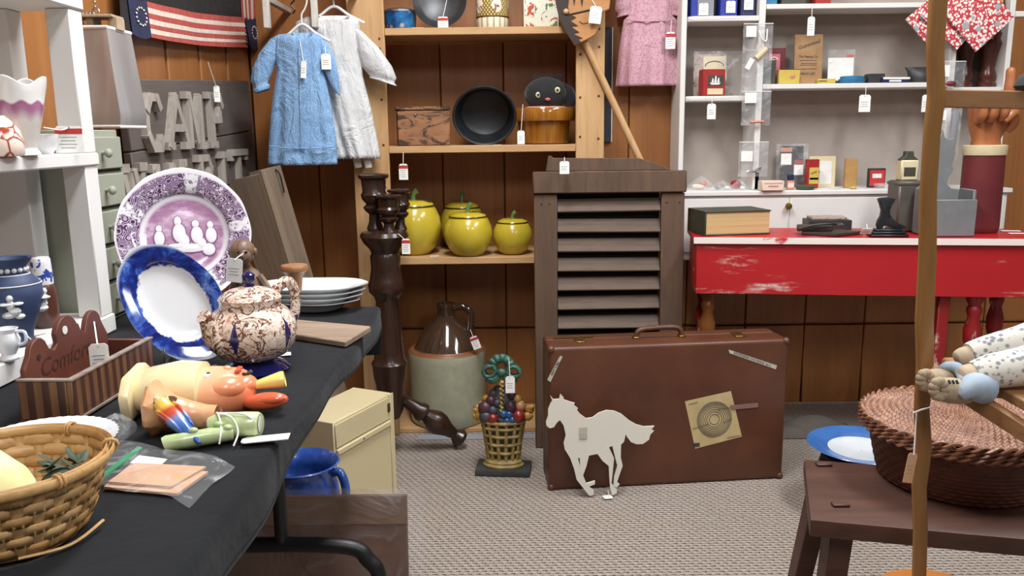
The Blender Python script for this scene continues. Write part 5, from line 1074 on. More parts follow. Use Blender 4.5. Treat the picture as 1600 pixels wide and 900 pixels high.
# ================================================================= right: white wall cabinet
CF = 3.10; LF = 3.045; CB = 3.262
plain('cab_grey', 'a79c93', '9e938a', 10, .7, bump=.05); worn('cab_white', 'e4e2de', 'a5a19a', (1, 1, 1), 14, (.70, .74), .5, 'd8d5d0')
X0, X1, X2, X3 = (P(x, 150, Y=CF).x for x in (1062, 1186, 1484, 1574))
t = thing('wall_cabinet', 'white painted open wall cabinet with shelves, a ledge and drawers', 'cabinet', (0, CF, 0))
CT = 1.95; zL = P(1300, 297, Y=LF).z; zB = P(1070, 404, Y=CF).z
B().box(X0, X3, CB-CF-.006, CB-CF, zL, CT).ob('back_panel', 'cab_grey', t)
for a, w_ in ((X0, .02), (X1-.012, .024), (X2-.012, .024), (X3-.02, .02)):
    B().box(a, a+w_, 0, CB-CF-.0065, zL+.0005, CT).ob('upright', 'cab_white', t, .002)
zl = [P(1120, 150, Y=CF).z, P(1120, 25, Y=CF).z, P(1120, -95, Y=CF).z]; zr = [P(1330, 130, Y=CF).z, P(1330, 5, Y=CF).z, P(1330, -115, Y=CF).z]
for z in zl:
    a, b_ = X0+.0205, X1-.0125; D = CB-CF-.007
    B().prism([(a, D), (a, .03), (a+.006, .010), (a+.022, -.002), (b_, -.002), (b_, D)], z-.018, z, 'z').ob('shelf_board', 'cab_white', t, .001)
for z in zr:
    B().box(X1+.0125, X2-.0125, -.003, CB-CF-.007, z-.018, z).ob('shelf_board', 'cab_white', t, .002)
z = P(1540, 18, Y=CF).z
for zz in (z,): B().box(X2+.0125, X3+.035, -.003, CB-CF-.007, zz-.02, zz).ob('shelf_board', 'cab_white', t, .002) if False else B().box(X2+.0125, X3-.0205, -.003, CB-CF-.007, zz-.02, zz).ob('shelf_board', 'cab_white', t, .002)
B().box(X3+.0005, X3+.04, -.003, .10, z-.02, z).ob('shelf_end', 'cab_white', t, .002)
B().box(X2+.0125, X3-.0205, 0, CB-CF-.007, P(1530, 136, Y=CF).z-.018, P(1530, 136, Y=CF).z).ob('shelf_board', 'cab_white', t, .002)
xe = P(1583, 300, Y=LF).x
B().box(X0-.004, xe, LF-CF, CB-CF-.001, zL-.018, zL).ob('ledge', 'cab_white', t, .003)
B().box(X0, xe-.012, LF-CF+.012, CB-CF-.001, zB, zL-.0185).ob('base', 'cab_white', t, .003)
dx = (xe-X0-.03)/3
for i in range(3):
    d = B().box(X0+.012+i*dx, X0+.006+(i+1)*dx, LF-CF+.006, LF-CF+.0118, zB+.03, zL-.028).ob('drawer', 'cab_white', t, .002)
kp = P(1231, 322, Y=LF); B().lathe([(.006, 0), (.006, .008), (.013, .014), (.011, .022), (.002, .024)], 16).ob('knob', 'brass', d, loc=(kp.x, LF-CF+.0055, kp.z), rot=(PI/2, 0, 0))
ZR = zr[0]+.0008; ZR1 = zr[1]+.0008; ZLs = zl[0]+.0008; ZL1 = zl[1]+.0008; ZG = zL+.0008
def face(t, x0, x1, z0, z1, y, mat, name='printed_panel', th=.0006): return B().box(x0, x1, y-th, y-.0001, z0, z1).ob(name, mat, t)
def item(name, label, cat, x0, y0, x1, y1, Y, d, Z, mat, rz=0, bev=.002, lean=0, hz=None, group=None, part='body'):
    c, w_, z0, z1 = fr(x0, y0, x1, y1, Y); h = hz or max(.006, z1-Z)
    t = thing(name, label, cat, (c, Y, Z), (lean, 0, rz), group)
    B().box(-w_/2, w_/2, 0, d, 0, h).ob(part, mat, t, bev); return t, w_, h
for nm, c, c2 in (('royal', '26369a', '1d2c86'), ('navy', '1c2050', '171a44'), ('tin_red', 'a22420', '8e1c1a'), ('tin_yellow', 'cdb454', 'bfa448'), ('kraft2', 'a98258', '977047'), ('rose', 'c06a78', 'b05c6a'), ('maroon', '742830', '672128'), ('olive', '45443a', '3a3930'), ('teal', '2f7ba4', '26688c'), ('charcoal', '303032', '262628'), ('salmon', 'cf8a70', 'c27c62'), ('cream_print', 'd9cba6', 'cfc09a'), ('green_tin', '4c5644', '424b3b'), ('tan_box', 'b48a52', 'a27a46'), ('pale_peach', 'e6d2c0', 'ddc7b4')): plain(nm, c, c2, 20, .5, bump=.05)
# left bay, upper shelf: three blue boxes
for i, (a, b_, mt, lb) in enumerate(((1080, 1116, 'royal', 'blue box with grey sleeve beside the cabinet edge on the small upper shelf'), (1126, 1153, 'royal', 'bright blue box between two others on the small upper shelf'), (1158, 1182, 'navy', 'dark navy box next to the cabinet divider on the small upper shelf'))):
    t, w_, h = item('blue_box', lb, 'box', a, -40, b_, 24, CF+.03, .06, ZL1, mt, group='blue boxes in the cabinet')
    if i == 0: face(t, -w_*.2, w_*.5, .002, h*.95, 0, 'inkgrey', 'grey_sleeve')
    q = t.location; price_tag('square white tag on the '+('sleeved blue box', 'bright blue box', 'dark navy box')[i], (q.x+(.004, .006, .0)[i], CF+.026, ZL1+(.048, .055, .065)[i]), .034, .042, group='tags on the blue boxes')
# left bay, lower shelf: red tin, paper in bag
t, w_, h = item('red_ship_tin', 'red tin with a white sailing ship panel on the small lower shelf', 'tin', 1098, 108, 1134, 151, CF+.012, .05, ZLs, 'tin_red', .12)
face(t, -w_*.28, w_*.42, h*.38, h*.78, 0, 'olive', 'ship_panel'); face(t, -w_*.3, w_*.4, h*.06, h*.28, 0, 'cream_print', 'name_panel')
b = B()
for x, a, c in ((-.007, .51, .66), (.004, .51, .75), (.015, .51, .68)): b.prism([(x-.0045, h*a), (x+.005, h*a), (x+.003, h*c), (x-.0005, h*c)], -.0016, -.0007)
b.prism([(-.018, h*.5), (.024, h*.5), (.018, h*.42), (-.012, h*.42)], -.0016, -.0007).ob('white_ship', 'white', t)
k = N('old_print'); n1 = k.noise(60, det=4); o = k.xyz(); k.out(k.mix(k.step(n1, .56, .6), 'ab968a', '6d5a52'), .8)
t, w_, h = item('bagged_booklet', 'old grey printed booklet in a clear bag behind the red ship tin', 'booklet', 1084, 84, 1136, 150, CF+.085, .008, ZLs, 'old_print', 0, .001, -.08, part='cover')
face(t, -w_*.2, w_*.48, h*.4, h*.95, 0, 'cream_print', 'title_panel'); text('SHIPPING', .011, 'ink', t, (w_*.13, -.001, h*.62))
B().tube([(w_*.13+.035*math.cos(a), -.001, h*.72+.018*math.sin(a)) for a in [PI*i/10 for i in range(11)]], .002, 5).ob('printed_garland', 'ink', t)
B().grid(lambda u, v: (-w_*.5+u*(w_*1.45), -.006-.003*math.sin(u*9+v*5), v*(h+.01)), 24, 12).ob('clear_bag', 'plastic', t, ang=80)
price_tag('white tag hanging below the red ship tin shelf', P(1112, 162, Y=CF-.012), .032, .056, hang=P(1113, 150, Y=CF-.006))
# bags hanging on the divider
def baggie(label, x0, y0, x1, y1, tagrect, extra=None, Y=CF-.016):
    c, w_, z0, z1 = fr(x0, y0, x1, y1, Y); h = z1-z0
    t = thing('zip_bag', label, 'plastic bag', (c, Y, z0), group='clear bags pinned on the divider')
    B().grid(lambda u, v: (-w_/2+u*w_, -.002-.004*math.sin(u*7+v*4)*math.sin(PI*u), v*h), 16, 16).ob('front_film', 'plastic', t, ang=80)
    B().grid(lambda u, v: (-w_/2+u*w_, .004+.003*math.sin(u*6+v*5)*math.sin(PI*u), v*h), 10, 10).ob('back_film', 'plastic', t, ang=80)
    B().tube([(-w_/2, 0, h), (w_/2, 0, h)], .0018, 6).ob('zip_edge', 'white', t)
    a = fr(*tagrect, Y); B().box(a[0]-c-a[1]/2, a[0]-c+a[1]/2, -.0085, -.0078, a[2]-z0, a[3]-z0).ob('sticker', 'card', t)
    return t, w_, h
t, w_, h = baggie('clear bag with a pale green spool pinned on the cabinet divider', 1160, 37, 1206, 145, (1165, 41, 1181, 58))
B().tube([(-.005, -.006, h*.5), (.030, -.008, h*.64)], .011, 12).ob('spool', 'cream_print', t); B().tube(spline([(.0, -.006, h*.9), (.012, -.01, h*.78), (.028, -.008, h*.75), (.030, -.008, h*.92)], 5), .003, 6).ob('white_cord', 'white', t)
B().at((-.030, -.012, h*.42), (0, .5, 0)).box(-.009, .009, -.001, .001, -.02, .02).ob('paper_slip', 'card', t)
t, w_, h = baggie('clear bag with a brown rod pinned below the spool bag', 1159, 143, 1204, 196, (1163, 145, 1181, 161))
B().tube([(-.022, -.006, .012), (.028, -.007, .014)], .005, 10).ob('brown_rod', 'salmon', t)
t, w_, h = baggie('clear bag with a grey chain pinned above the ledge', 1154, 222, 1200, 276, (1157, 236, 1175, 252))
B().tube(spline([(-.024, -.006, .018), (-.01, -.008, .024), (.012, -.008, .030), (.026, -.007, .036), (.02, -.007, .026), (-.004, -.008, .016)], 5), .0028, 6).ob('grey_chain', 'steel', t)
# right bay middle shelf
t, w_, h = item('dark_case', 'dark olive upright case next to the divider on the long shelf', 'case', 1188, 94, 1212, 130, CF+.02, .04, ZR, 'olive', -.1)
t, w_, h = item('maroon_book', 'maroon book standing behind the pink card on the long shelf', 'book', 1200, 75, 1227, 130, CF+.10, .012, ZR, 'maroon')
t, w_, h = item('pink_card', 'pink card with a white flourish in a clear sleeve on the long shelf', 'card', 1201, 84, 1219, 130, CF+.06, .003, ZR, 'rose', 0, .0005, -.05)
B().tube([(.013*math.cos(a)-.002, -.001, h*.8+.010*math.sin(a)) for a in [PI*i/8 for i in range(9)]], .0025, 5).ob('white_flourish', 'white', t); face(t, -.009, .0, h*.66, h*.82, 0, 'card')
t, w_, h = item('yellow_tin', 'small yellow tin with an orange emblem on the long shelf', 'tin', 1217, 108, 1250, 130, CF+.012, .03, ZR, 'tin_yellow'); face(t, -w_*.5, w_*.5, h*.96, h, 0, 'olive', 'dark_rim'); B().sph((.012, -.001, h*.5), (.010, .001, .008), 10, 6).ob('orange_emblem', 'salmon', t)
t, w_, h = item('brown_booklet', 'tall brown paper booklet with slanted title on the long shelf', 'booklet', 1242, 53, 1286, 130, CF+.09, .006, ZR, 'kraft2', 0, .0005, -.06, part='cover')
text('Guaranteed', .021, 'ink', t, (0, -.0008, h*.8), (PI/2, -.30, 0), shear=.3, sx=.85); text('The Pleating Co.', .0125, 'ink', t, (0, -.0008, h*.56), sx=.85)
for i, z in enumerate((.48, .42, .385, .31)): face(t, -w_*(.3-.04*(i % 2)), w_*.3, h*z, h*z+.002, 0, 'ink', 'printed_line')
text('PRICE LIST', .012, 'ink', t, (0, -.0008, h*.22))
t, w_, h = item('flat_tin', 'flat brown tin lying in front of the brown booklet', 'tin', 1249, 121, 1276, 130, CF+.03, .03, ZR, 'kraft2')
t, w_, h = item('yellow_matchbox', 'flat yellow box with black mark on the long shelf', 'box', 1278, 123, 1306, 130, CF+.01, .03, ZR, 'tin_yellow'); face(t, -.03, .0, h*.4, h*.6, 0, 'ink', 'black_mark')
t, w_, h = item('white_card', 'white card in a clear sleeve with red label on the long shelf', 'card', 1294, 90, 1334, 130, CF+.10, .003, ZR, 'card', 0, .0005, -.06); face(t, w_*.2, w_*.5, h*1.02, h*1.12, 0, 'tagred', 'red_label'); B().grid(lambda u, v: (-w_*.52+u*w_*1.05, -.004, v*h*1.3), 8, 8).ob('clear_sleeve', 'plastic', t)
t, w_, h = item('black_comb_case', 'thin black case lying between yellow box and blue tin', 'case', 1286, 117, 1318, 121, CF+.05, .03, ZR, 'charcoal', hz=.012)
o = B().lathe([(.040, 0), (.048, .006), (.050, .016), (.044, .018), (.044, .026), (.03, .028), (.002, .028)], 28, sy=.7).ob('blue_tin_dish', 'teal', loc=(fr(1310, 110, 1353, 130, CF+.05)[0], CF+.05, ZR)); tagit(o, 'oval teal blue tin lying flat on the long shelf', 'tin')
t, w_, h = item('black_box', 'small black lidded box between the teal tin and flat book', 'box', 1357, 115, 1383, 130, CF+.03, .04, ZR, 'charcoal', hz=None)
t, w_, h = item('flat_book', 'white and navy book lying flat on the long shelf', 'book', 1378, 121, 1422, 129, CF+.02, .07, ZR, 'navy', .1, .001, hz=.020, part='cover'); B().box(-w_*.48, w_*.52, -.001, .068, .0128, .0205).ob('pages', 'white', t); face(t, -w_*.25, w_*.2, .004, .010, 0, 'white', 'spine_lettering')
o = B().loft([rg(0, 0, 0, .036, .03, 16), rg(.002, 0, .02, .044, .034, 16), rg(.0, 0, .042, .05, .022, 16), rg(-.004, 0, .058, .056, .008, 16)]).ob('leather_pouch', 'charcoal', loc=(P(1437, 125, Y=CF+.06).x, CF+.06, ZR)); tagit(o, 'slumped black leather pouch at the far end of the long shelf', 'pouch')
price_tag('long white tag hanging from the upper cabinet shelf', P(1268, 26, Y=CF-.012), .026, .066, hang=P(1269, 8, Y=CF-.006)); price_tag('white tag hanging below the teal tin on the long shelf', P(1352, 148, Y=CF-.012), .042, .062, hang=P(1353, 136, Y=CF-.006)); price_tag('white tag half behind the bentwood post under the long shelf', P(1449, 148, Y=CF-.012), .036, .062, hang=P(1449, 136, Y=CF-.006))
for i, (a, b_, mt) in enumerate(((1196, 1216, 'teal'), (1222, 1262, 'olive'), (1275, 1300, 'tin_red'))): item('upper_shelf_box', ('teal', 'olive', 'red')[i]+' carton on the top cabinet shelf', 'carton', a, -50, b_, 4, CF+.02, .06, ZR1, mt)
# right narrow bay: turned legs, pointing hand, books
wood('mahogany', '40201a', '583028', 'z', 14, .25, .1, '301712')
zq = P(1530, 136, Y=CF).z+.0008
for px, lb, sc in ((1511, 'dark turned baluster standing nearer the long shelf in the narrow bay', 1), (1546, 'dark turned baluster standing at the outer edge of the narrow bay', 1.05)):
    m = mpp(P(px, 100, Y=CF+.05)); pf = [(15, 134), (16, 128), (12, 124), (15, 119), (14, 112), (11, 105), (13, 90), (16, 78), (20, 66), (16, 58), (18, 50), (14, 44), (16, 30), (20, 10), (16, -8)]
    o = B().lathe([(r*m*.85*sc, P(px, y, Y=CF+.05).z-P(px, 134, Y=CF+.05).z) for r, y in pf], 24).ob('turned_baluster', 'mahogany', loc=(P(px, 100, Y=CF+.05).x, CF+.06, zq)); tagit(o, lb, 'baluster', 'turned balusters in the cabinet')
for i, (a, b_, mt) in enumerate(((1552, 1562, 'green_tin'), (1563, 1569, 'tin_yellow'))): item('upright_book', ('green', 'yellow')[i]+' book standing on the short top shelf at the cabinet end', 'book', a, -30, b_, 16, CF+.02, .08, P(1540, 18, Y=CF).z+.0008, mt)
t, w_, h = baggie('clear bag with red trinkets hanging in the narrow bay', 1473, 96, 1508, 136, (1472, 102, 1482, 120), Y=CF-.02); B().sph((-.01, -.004, .012), (.02, .006, .010), 12, 8).ob('red_trinket', 'maroon', t)
t, w_, h = baggie('clear bag of grey film hanging behind the carved cat box', 1466, 168, 1500, 250, (1467, 172, 1477, 188), Y=CF-.04); B().tube([(.01, -.004, .02), (.02, -.004, h*.9)], .012, 8, sq=.3).ob('grey_strip', 'inkgrey', t)
# potholders
k = N('pot_print'); o = k.xyz(); vo = k.voro(105); v2 = k.voro(17); c = k.mix(k.math('SUBTRACT', 1, k.step(vo, .42, .55)), 'b83a40', 'eadfd8'); c = k.mix(k.math('SUBTRACT', 1, k.step(v2, .2, .24)), c, '9aa0a2'); k.out(c, .9, 0, vo, .2, .002)
for i, (cx, cy, hw, Y, lb) in enumerate(((1453, 32, 37, CF-.03, 'red print quilted potholder half behind the bentwood post'), (1495, 20, 56, CF-.045, 'red print quilted potholder behind the frontmost potholder'), (1531, 26, 53, CF-.06, 'red print quilted potholder hanging in front of the turned balusters'))):
    q = P(cx, cy, Y=Y); s = hw*mpp(q); t = thing('potholder', lb, 'potholder', q, (0, PI/4+(.05, -.08, .03)[i], 0), 'red print potholders')
    e = s*.7071
    B().grid(lambda u, v: ((2*u-1)*e, -.004-.004*math.sin(PI*u)*math.sin(PI*v), (2*v-1)*e), 12, 12).ob('front_cloth', 'pot_print', t, ang=80); B().grid(lambda u, v: ((2*u-1)*e, .003, (2*v-1)*e), 4, 4).ob('back_cloth', 'pot_print', t)
    B().tube([(-e, 0, -e), (e, 0, -e), (e, 0, e), (-e, 0, e)], .0045, 8, True).ob('bound_edge', 'pot_print', t)
# ledge items
def onl(x, y): return P(x, y, Z=ZG)
def lump(label, px, w_, h, Y, sd, cat='bag', nm='trinket_bag', inner=None):
    q = P(px, 285, Y=Y); t = thing(nm, label, cat, (q.x, Y, ZG))
    B().grid(lambda u, v: (w_*(1+.15*math.sin(5*u*2*PI+sd))*math.cos(u*2*PI)*math.sin(max(.02, v)*PI*.5+.0), .030*(1+.2*math.sin(3*u*2*PI+sd))*math.sin(u*2*PI)*math.sin(max(.02, v)*PI*.5), h*(1-v)*(1+.25*math.sin(4*u*2*PI+sd+3*v))), 36, 12, cu=True).ob('film', 'plastic', t, ang=40)
    for (x, z, r, mt) in inner or (): B().sph((x, -.002, z), (r*1.3, r, r*.8), 10, 7).ob('trinket', mt, t)
    return t
lump('clear bag of pink trinkets beside the cabinet edge on the ledge', 1095, .05, .042, CF+.05, 1, inner=((-.02, .012, .012, 'pale_peach'), (.01, .022, .011, 'salmon'), (.0, .01, .012, 'pale_peach')))
lump('clear bag of grey scraps in the middle of the small ledge', 1128, .05, .030, CF+.01, 2.4, inner=((-.015, .01, .010, 'inkgrey'), (.02, .008, .009, 'white')))
t = lump('crumpled clear bag beside the red tomato pincushion', 1155, .042, .034, CF+.0, 4, inner=((.012, .008, .008, 'white'),))
o = B().lathe([(.006, 0), (.016, .003), (.0205, .015), (.018, .027), (.008, .031), (.002, .030)], 20).ob('tomato_pincushion', 'tin_red', loc=(P(1150, 275, Y=CF+.075).x, CF+.075, ZG)); tagit(o, 'round red tomato pincushion between clear bags on the ledge', 'pincushion')
t, w_, h = item('white_carton', 'small cream carton with red lettering overhanging the ledge', 'carton', 1191, 279, 1226, 295, LF-.012, .05, ZG, 'pale_peach', .05, hz=.036); face(t, -w_*.42, w_*.42, h*.72, h*.76, 0, 'tagred', 'printed_line'); text('ALMANAC', .008, 'tagred', t, (0, -.0008, h*.45))
t, w_, h = item('navy_stand_card', 'navy card standing behind the cream carton on the ledge', 'card', 1179, 268, 1186, 290, CF+.0, .03, ZG, 'navy')
t, w_, h = item('photo_packet', 'dark photo packet in a clear sleeve with white and red labels', 'packet', 1220, 228, 1256, 280, CF+.10, .006, ZG, 'charcoal', 0, .0005, -.06)
face(t, -w_*.48, -w_*.02, h*.55, h*.82, 0, 'card', 'white_label'); face(t, -w_*.5, w_*.0, h*.86, h*.96, 0, 'salmon', 'red_label'); face(t, w_*.1, w_*.5, h*.3, h*.55, 0, 'card', 'white_label'); face(t, w_*.12, w_*.5, h*.57, h*.65, 0, 'tagred', 'red_label'); B().grid(lambda u, v: (-w_*.7+u*w_*1.4, -.004, v*h*1.05), 10, 10).ob('clear_sleeve', 'plastic', t)
q = P(1235, 280, Y=CF-.01); t = thing('polish_bottle', 'small orange bottle with navy cap on the ledge', 'bottle', (q.x, CF-.01, ZG))
B().box(-.013, .013, -.009, .009, 0, .034).ob('body', 'salmon', t, .003, 2); B().box(-.011, .011, -.0075, .0075, .0345, .056).ob('cap', 'navy', t, .002); face(t, -.0115, .0115, .008, .026, -.009, 'pale_peach', 'label')
t, w_, h = item('yellow_red_tin', 'red and yellow upright tin with black lettering on the ledge', 'tin', 1261, 249, 1280, 284, CF+.035, .025, ZG, 'tin_red'); face(t, -w_*.3, w_*.46, h*.16, h*.72, 0, 'tin_yellow'); face(t, -w_*.25, w_*.46, h*.3, h*.37, 0, 'ink', 'black_band'); text('SURE', .010, 'ink', t, (w_*.08, -.001, h*.54), (PI/2, -.35, 0))
t, w_, h = item('tan_frame_card', 'tan bordered card frame with white insert standing on the ledge', 'card', 1265, 244, 1306, 283, CF+.10, .005, ZG, 'cream_print', 0, .0005, -.05); face(t, -w_*.1, w_*.35, h*.1, h*.85, 0, 'white', 'white_insert'); B().sph((-.012, -.001, h*.5), (.004, .0008, .004), 8, 5).ob('grey_dot', 'inkgrey', t)
t, w_, h = item('tan_carton', 'narrow tan carton standing alone on the ledge', 'carton', 1321, 248, 1339, 284, CF+.04, .03, ZG, 'tan_box', -.25)
t, w_, h = item('red_label_tin', 'black and red label box standing on the ledge', 'box', 1358, 263, 1384, 284, CF+.04, .02, ZG, 'charcoal'); face(t, -w_*.44, w_*.44, h*.1, h*.9, 0, 'tagred'); face(t, -w_*.3, w_*.25, h*.5, h*.72, -.0007, 'white', 'white_lettering')
o = B().lathe([(.030, 0), (.034, .004), (.034, .012), (.028, .016), (.002, .0165)], 28).ob('green_salve_tin', 'green_tin', loc=(P(1259, 288, Y=CF-.02).x, CF-.018, ZG)); tagit(o, 'round dark green tin lying flat near the ledge front', 'tin')
o = B().lathe([(.020, 0), (.026, .006), (.028, .010), (.024, .009), (.002, .004)], 24).ob('glass_dish', 'plastic', loc=(P(1304, 288, Y=CF-.01).x, CF-.012, ZG)); tagit(o, 'small clear glass dish in front of the tan frame card', 'dish')
o = B().lathe([(.010, 0), (.014, .004), (.011, .008), (.002, .009)], 18).ob('yellow_salve_tin', 'tin_yellow', loc=(P(1333, 288, Y=CF-.01).x, CF-.012, ZG)); tagit(o, 'tiny yellow tin on the ledge before the tan carton', 'tin')
o = B().lathe([(.030, 0), (.034, .012), (.035, .018), (.030, .018), (.028, .006), (.002, .004)], 26).ob('clear_jar_lid', 'plastic', loc=(P(1380, 288, Y=CF-.005).x, CF-.008, ZG)); tagit(o, 'clear round dish in front of the red label box', 'dish')

# ================================================================= red table
k = N('red_paint'); n1 = k.noise(9, (.18, 1, 1.6), 8, .75); n2 = k.noise(2.6, (.5, 1, 2.5), 3); n3 = k.noise(1.2)
f = k.step(k.math('ADD', k.math('MULTIPLY', n1, .7), k.math('MULTIPLY', n2, .38)),  .592, .67); n4 = k.noise(50, (.4, 1, 1), 4)
rc = k.ramp(n3, [(.3, 'a3161c'), (.7, 'b62026')]); c = k.mix(k.math('MULTIPLY', f, k.step(n4, .38, .55)), rc, 'd9c9bf'); k.out(c, .42, 0, f, .15, .001)
worn('red_worn_edge', 'c23038', 'e8ddd4', (.5, 1, 1), 12, (.40, .44), .5); worn('red_leg', '8a1a1c', 'cbb4a4', (1, 1, .4), 14, (.56, .62), .4)
worn('gold_leg', '7a4a22', 'b08048', (1, 1, .4), 12, (.6, .68), .35)
TZ = .77; A, E_ = Vector((.617, 2.73, TZ)), P(1640, 378, Z=TZ); a8 = -math.radians(7.5); dp = .29; LT = 1.12
t = thing('red_table', 'chipped red painted table with deep apron and turned legs', 'table', (A.x, A.y, 0), (0, 0, a8))
B().box(-.004, LT, -.004, dp, TZ-.020, TZ).ob('tabletop', 'red_paint', t, .003); B().box(-.006, LT+.002, -.0085, -.0045, TZ-.021, TZ+.0005).ob('worn_front_edge', 'red_worn_edge', t, .001)
zA = P(1300, 463, Y=2.66).z
B().box(.006, LT-.006, .004, .022, zA, TZ-.022).ob('front_apron', 'red_paint', t, .002); B().box(.006, .024, .0225, dp-.01, zA, TZ-.022).ob('side_apron', 'red_paint', t, .002); B().box(LT-.024, LT-.006, .0225, dp-.01, zA, TZ-.022).ob('side_apron', 'red_paint', t, .002); B().box(.0245, LT-.0245, dp-.028, dp-.01, zA, TZ-.022).ob('back_apron', 'red_paint', t, .002)
lp = [(.017, 0), (.020, .01), (.014, .03), (.022, .06), (.014, .09), (.018, .12), (.026, .20), (.026, .26), (.018, .33), (.022, .35), (.022, .37), (.016, .385), (.026, .42), (.028, .46), (.018, .50), (.024, .52), (.024, .53), (.018, .54), (.028, .56), (.030, zA-.0005)]
for (x, y, mt) in ((.056, .066, 'gold_leg'), (.058, dp-.05, 'red_leg'), (LT-.20, .05, 'red_leg'), (LT-.05, dp-.05, 'red_leg')): B().lathe(lp, 22, (x, y, .001)).ob('leg', mt, t)
xs = P(1482, 470, Y=2.66); B().box(.80, .835, .03, .06, .001, zA-.001).ob('square_leg', 'red_leg', t, .003)
t2 = t
def ont(x, y): return P(x, y, Z=TZ+.001)
plain('book_cover', '33382c', '3e4434', 14, .5); k = N('page_block'); n1 = k.noise(4, (.2, 1, 60), 3); k.out(k.ramp(n1, [(.35, 'b89a68'), (.65, 'd0b482')]), .8)
q = ont(1096, 358); c_, w_, z0, z1 = fr(1102, 322, 1212, 360, 2.755); 
t = thing('thick_book', 'thick old book with dark green cover lying on the red table', 'book', (P(1102, 340, Y=2.752).x, 2.752, TZ+.0012), (0, 0, .16))
wq = w_*1.0; hq = .078; dq = .16
B().box(0, wq, 0, dq, 0, .004).ob('back_cover', 'book_cover', t, .001); B().box(0, wq, 0, dq, hq, hq+.004).ob('front_cover', 'book_cover', t, .001); B().box(0, .004, 0, dq, .0045, hq-.0005).ob('spine', 'book_cover', t, .001); B().box(.006, wq-.004, .004, dq-.004, .0045, hq-.0005).ob('pages', 'page_block', t)
plain('old_leather', '30261f', '3c3028', 16, .5)
q = ont(1262, 355); t = thing('leather_wallet', 'dark folded leather wallet lying on the red table', 'wallet', (q.x-.005, 2.765, TZ+.0012), (0, 0, .15)); t.scale = (1.1, 1.0, 1.1)
B().prism([(-.09, .0), (-.01, -.075), (.10, -.03), (.06, .045), (-.05, .06)], 0, .010, 'z').ob('flap', 'old_leather', t, .003, 2); B().prism([(-.10, .01), (.0, -.02), (.04, .05), (-.07, .075)], .0105, .026, 'z').ob('fold', 'old_leather', t, .004, 2)
B().tube(spline([(-.10, .0, .02), (-.05, -.015, .032), (.0, -.02, .034), (.03, .01, .03)], 5), .004, 7).ob('strap', 'old_leather', t)
t, w_, h = item('black_tray_box', 'shallow black box with patterned papers on the red table', 'box', 1265, 322, 1331, 352, 2.885, .09, TZ+.0012, 'charcoal', -.1, hz=.034); B().box(-w_*.42, w_*.4, .012, .08, h+.0003, h+.010).ob('papers', 'old_print', t, .002); text('GOLD MEDAL', .011, 'inkgrey', t, (.012, -.0008, h*.6))
# cast iron boot
q = ont(1362, 362); t = thing('iron_boot', 'small black cast iron boot on a ribbed base on the red table', 'boot ornament', (q.x, 2.70, TZ+.0012), (0, 0, -.08))
for i, (a, z) in enumerate(((.062, 0), (.055, .0085), (.046, .0165))): B().box(-a, a*.95, -.03+.006*i, .03-.006*i, z, z+.008).ob('base_step', 'iron', t, .003)
bo = [(-.034, .0250), (-.022, .0250), (-.018, .034), (-.006, .036), (.008, .028), (.03, .0250), (.052, .0255), (.056, .030), (.046, .036), (.024, .046), (.006, .062), (-.002, .080), (.002, .100), (.012, .118), (.014, .124), (-.010, .128), (-.034, .126), (-.040, .122), (-.034, .108), (-.026, .085), (-.028, .066), (-.036, .050), (-.038, .036)]
B().prism(bo, -.012, .012).ob('boot', 'iron', t, .005, 2)
for z in (.07, .085, .1): B().sph((-.004, -.013, z), .0025, 8, 5).ob('button', 'iron', t)
price_tag('white tag on the base of the cast iron boot', P(1356, 357, Y=2.655), .036, .026, rot=(.7, 0, 0), hang=P(1354, 350, Y=2.69))
q = ont(1402, 352); t = thing('brass_bell', 'small brass bell lying behind the cast iron boot', 'bell', (q.x+.005, 2.80, TZ+.0012))
B().lathe([(.028, 0), (.030, .003), (.022, .012), (.016, .026), (.012, .032), (.004, .034)], 26).ob('bell', 'brass', t); B().tube([(.010*math.cos(a), 0, .040+.010*math.sin(a)) for a in [2*PI*i/14 for i in range(14)]], .003, 7, True).ob('ring', 'brass', t)
plain('old_tin', '5c5650', '6c665e', 12, .45, metal=.4); plain('zinc', '7d7f80', '6a6b6c', 8, .6, metal=.1, bump=.2)
t, w_, h = item('grey_canister', 'grey metal canister standing behind the bentwood post', 'canister', 1403, 283, 1445, 358, 2.80, .09, TZ+.0012, 'old_tin', .0, .006); B().box(-w_*.5-.002, w_*.5+.002, -.002, .092, h-.014, h-.004).ob('lid_band', 'old_tin', t, .002)
zo = t.location.z+h+.0008
t3 = thing('oil_can', 'olive tin can with a narrow spout on the grey canister', 'tin can', (P(1417, 270, Y=2.845).x, 2.845, zo))
hh = P(1417, 250, Y=2.845).z-zo; B().box(-.030, .030, -.02, .02, 0, hh).ob('body', 'cream_print', t3, .004); B().prism([(-.032, hh+.0003), (.032, hh+.0003), (.014, hh+.014), (.012, hh+.030), (-.012, hh+.030), (-.014, hh+.014)], -.014, .014).ob('spout', 'olive', t3, .002); face(t3, -.02, .02, hh*.2, hh*.65, -.02, 'olive', 'label_panel')
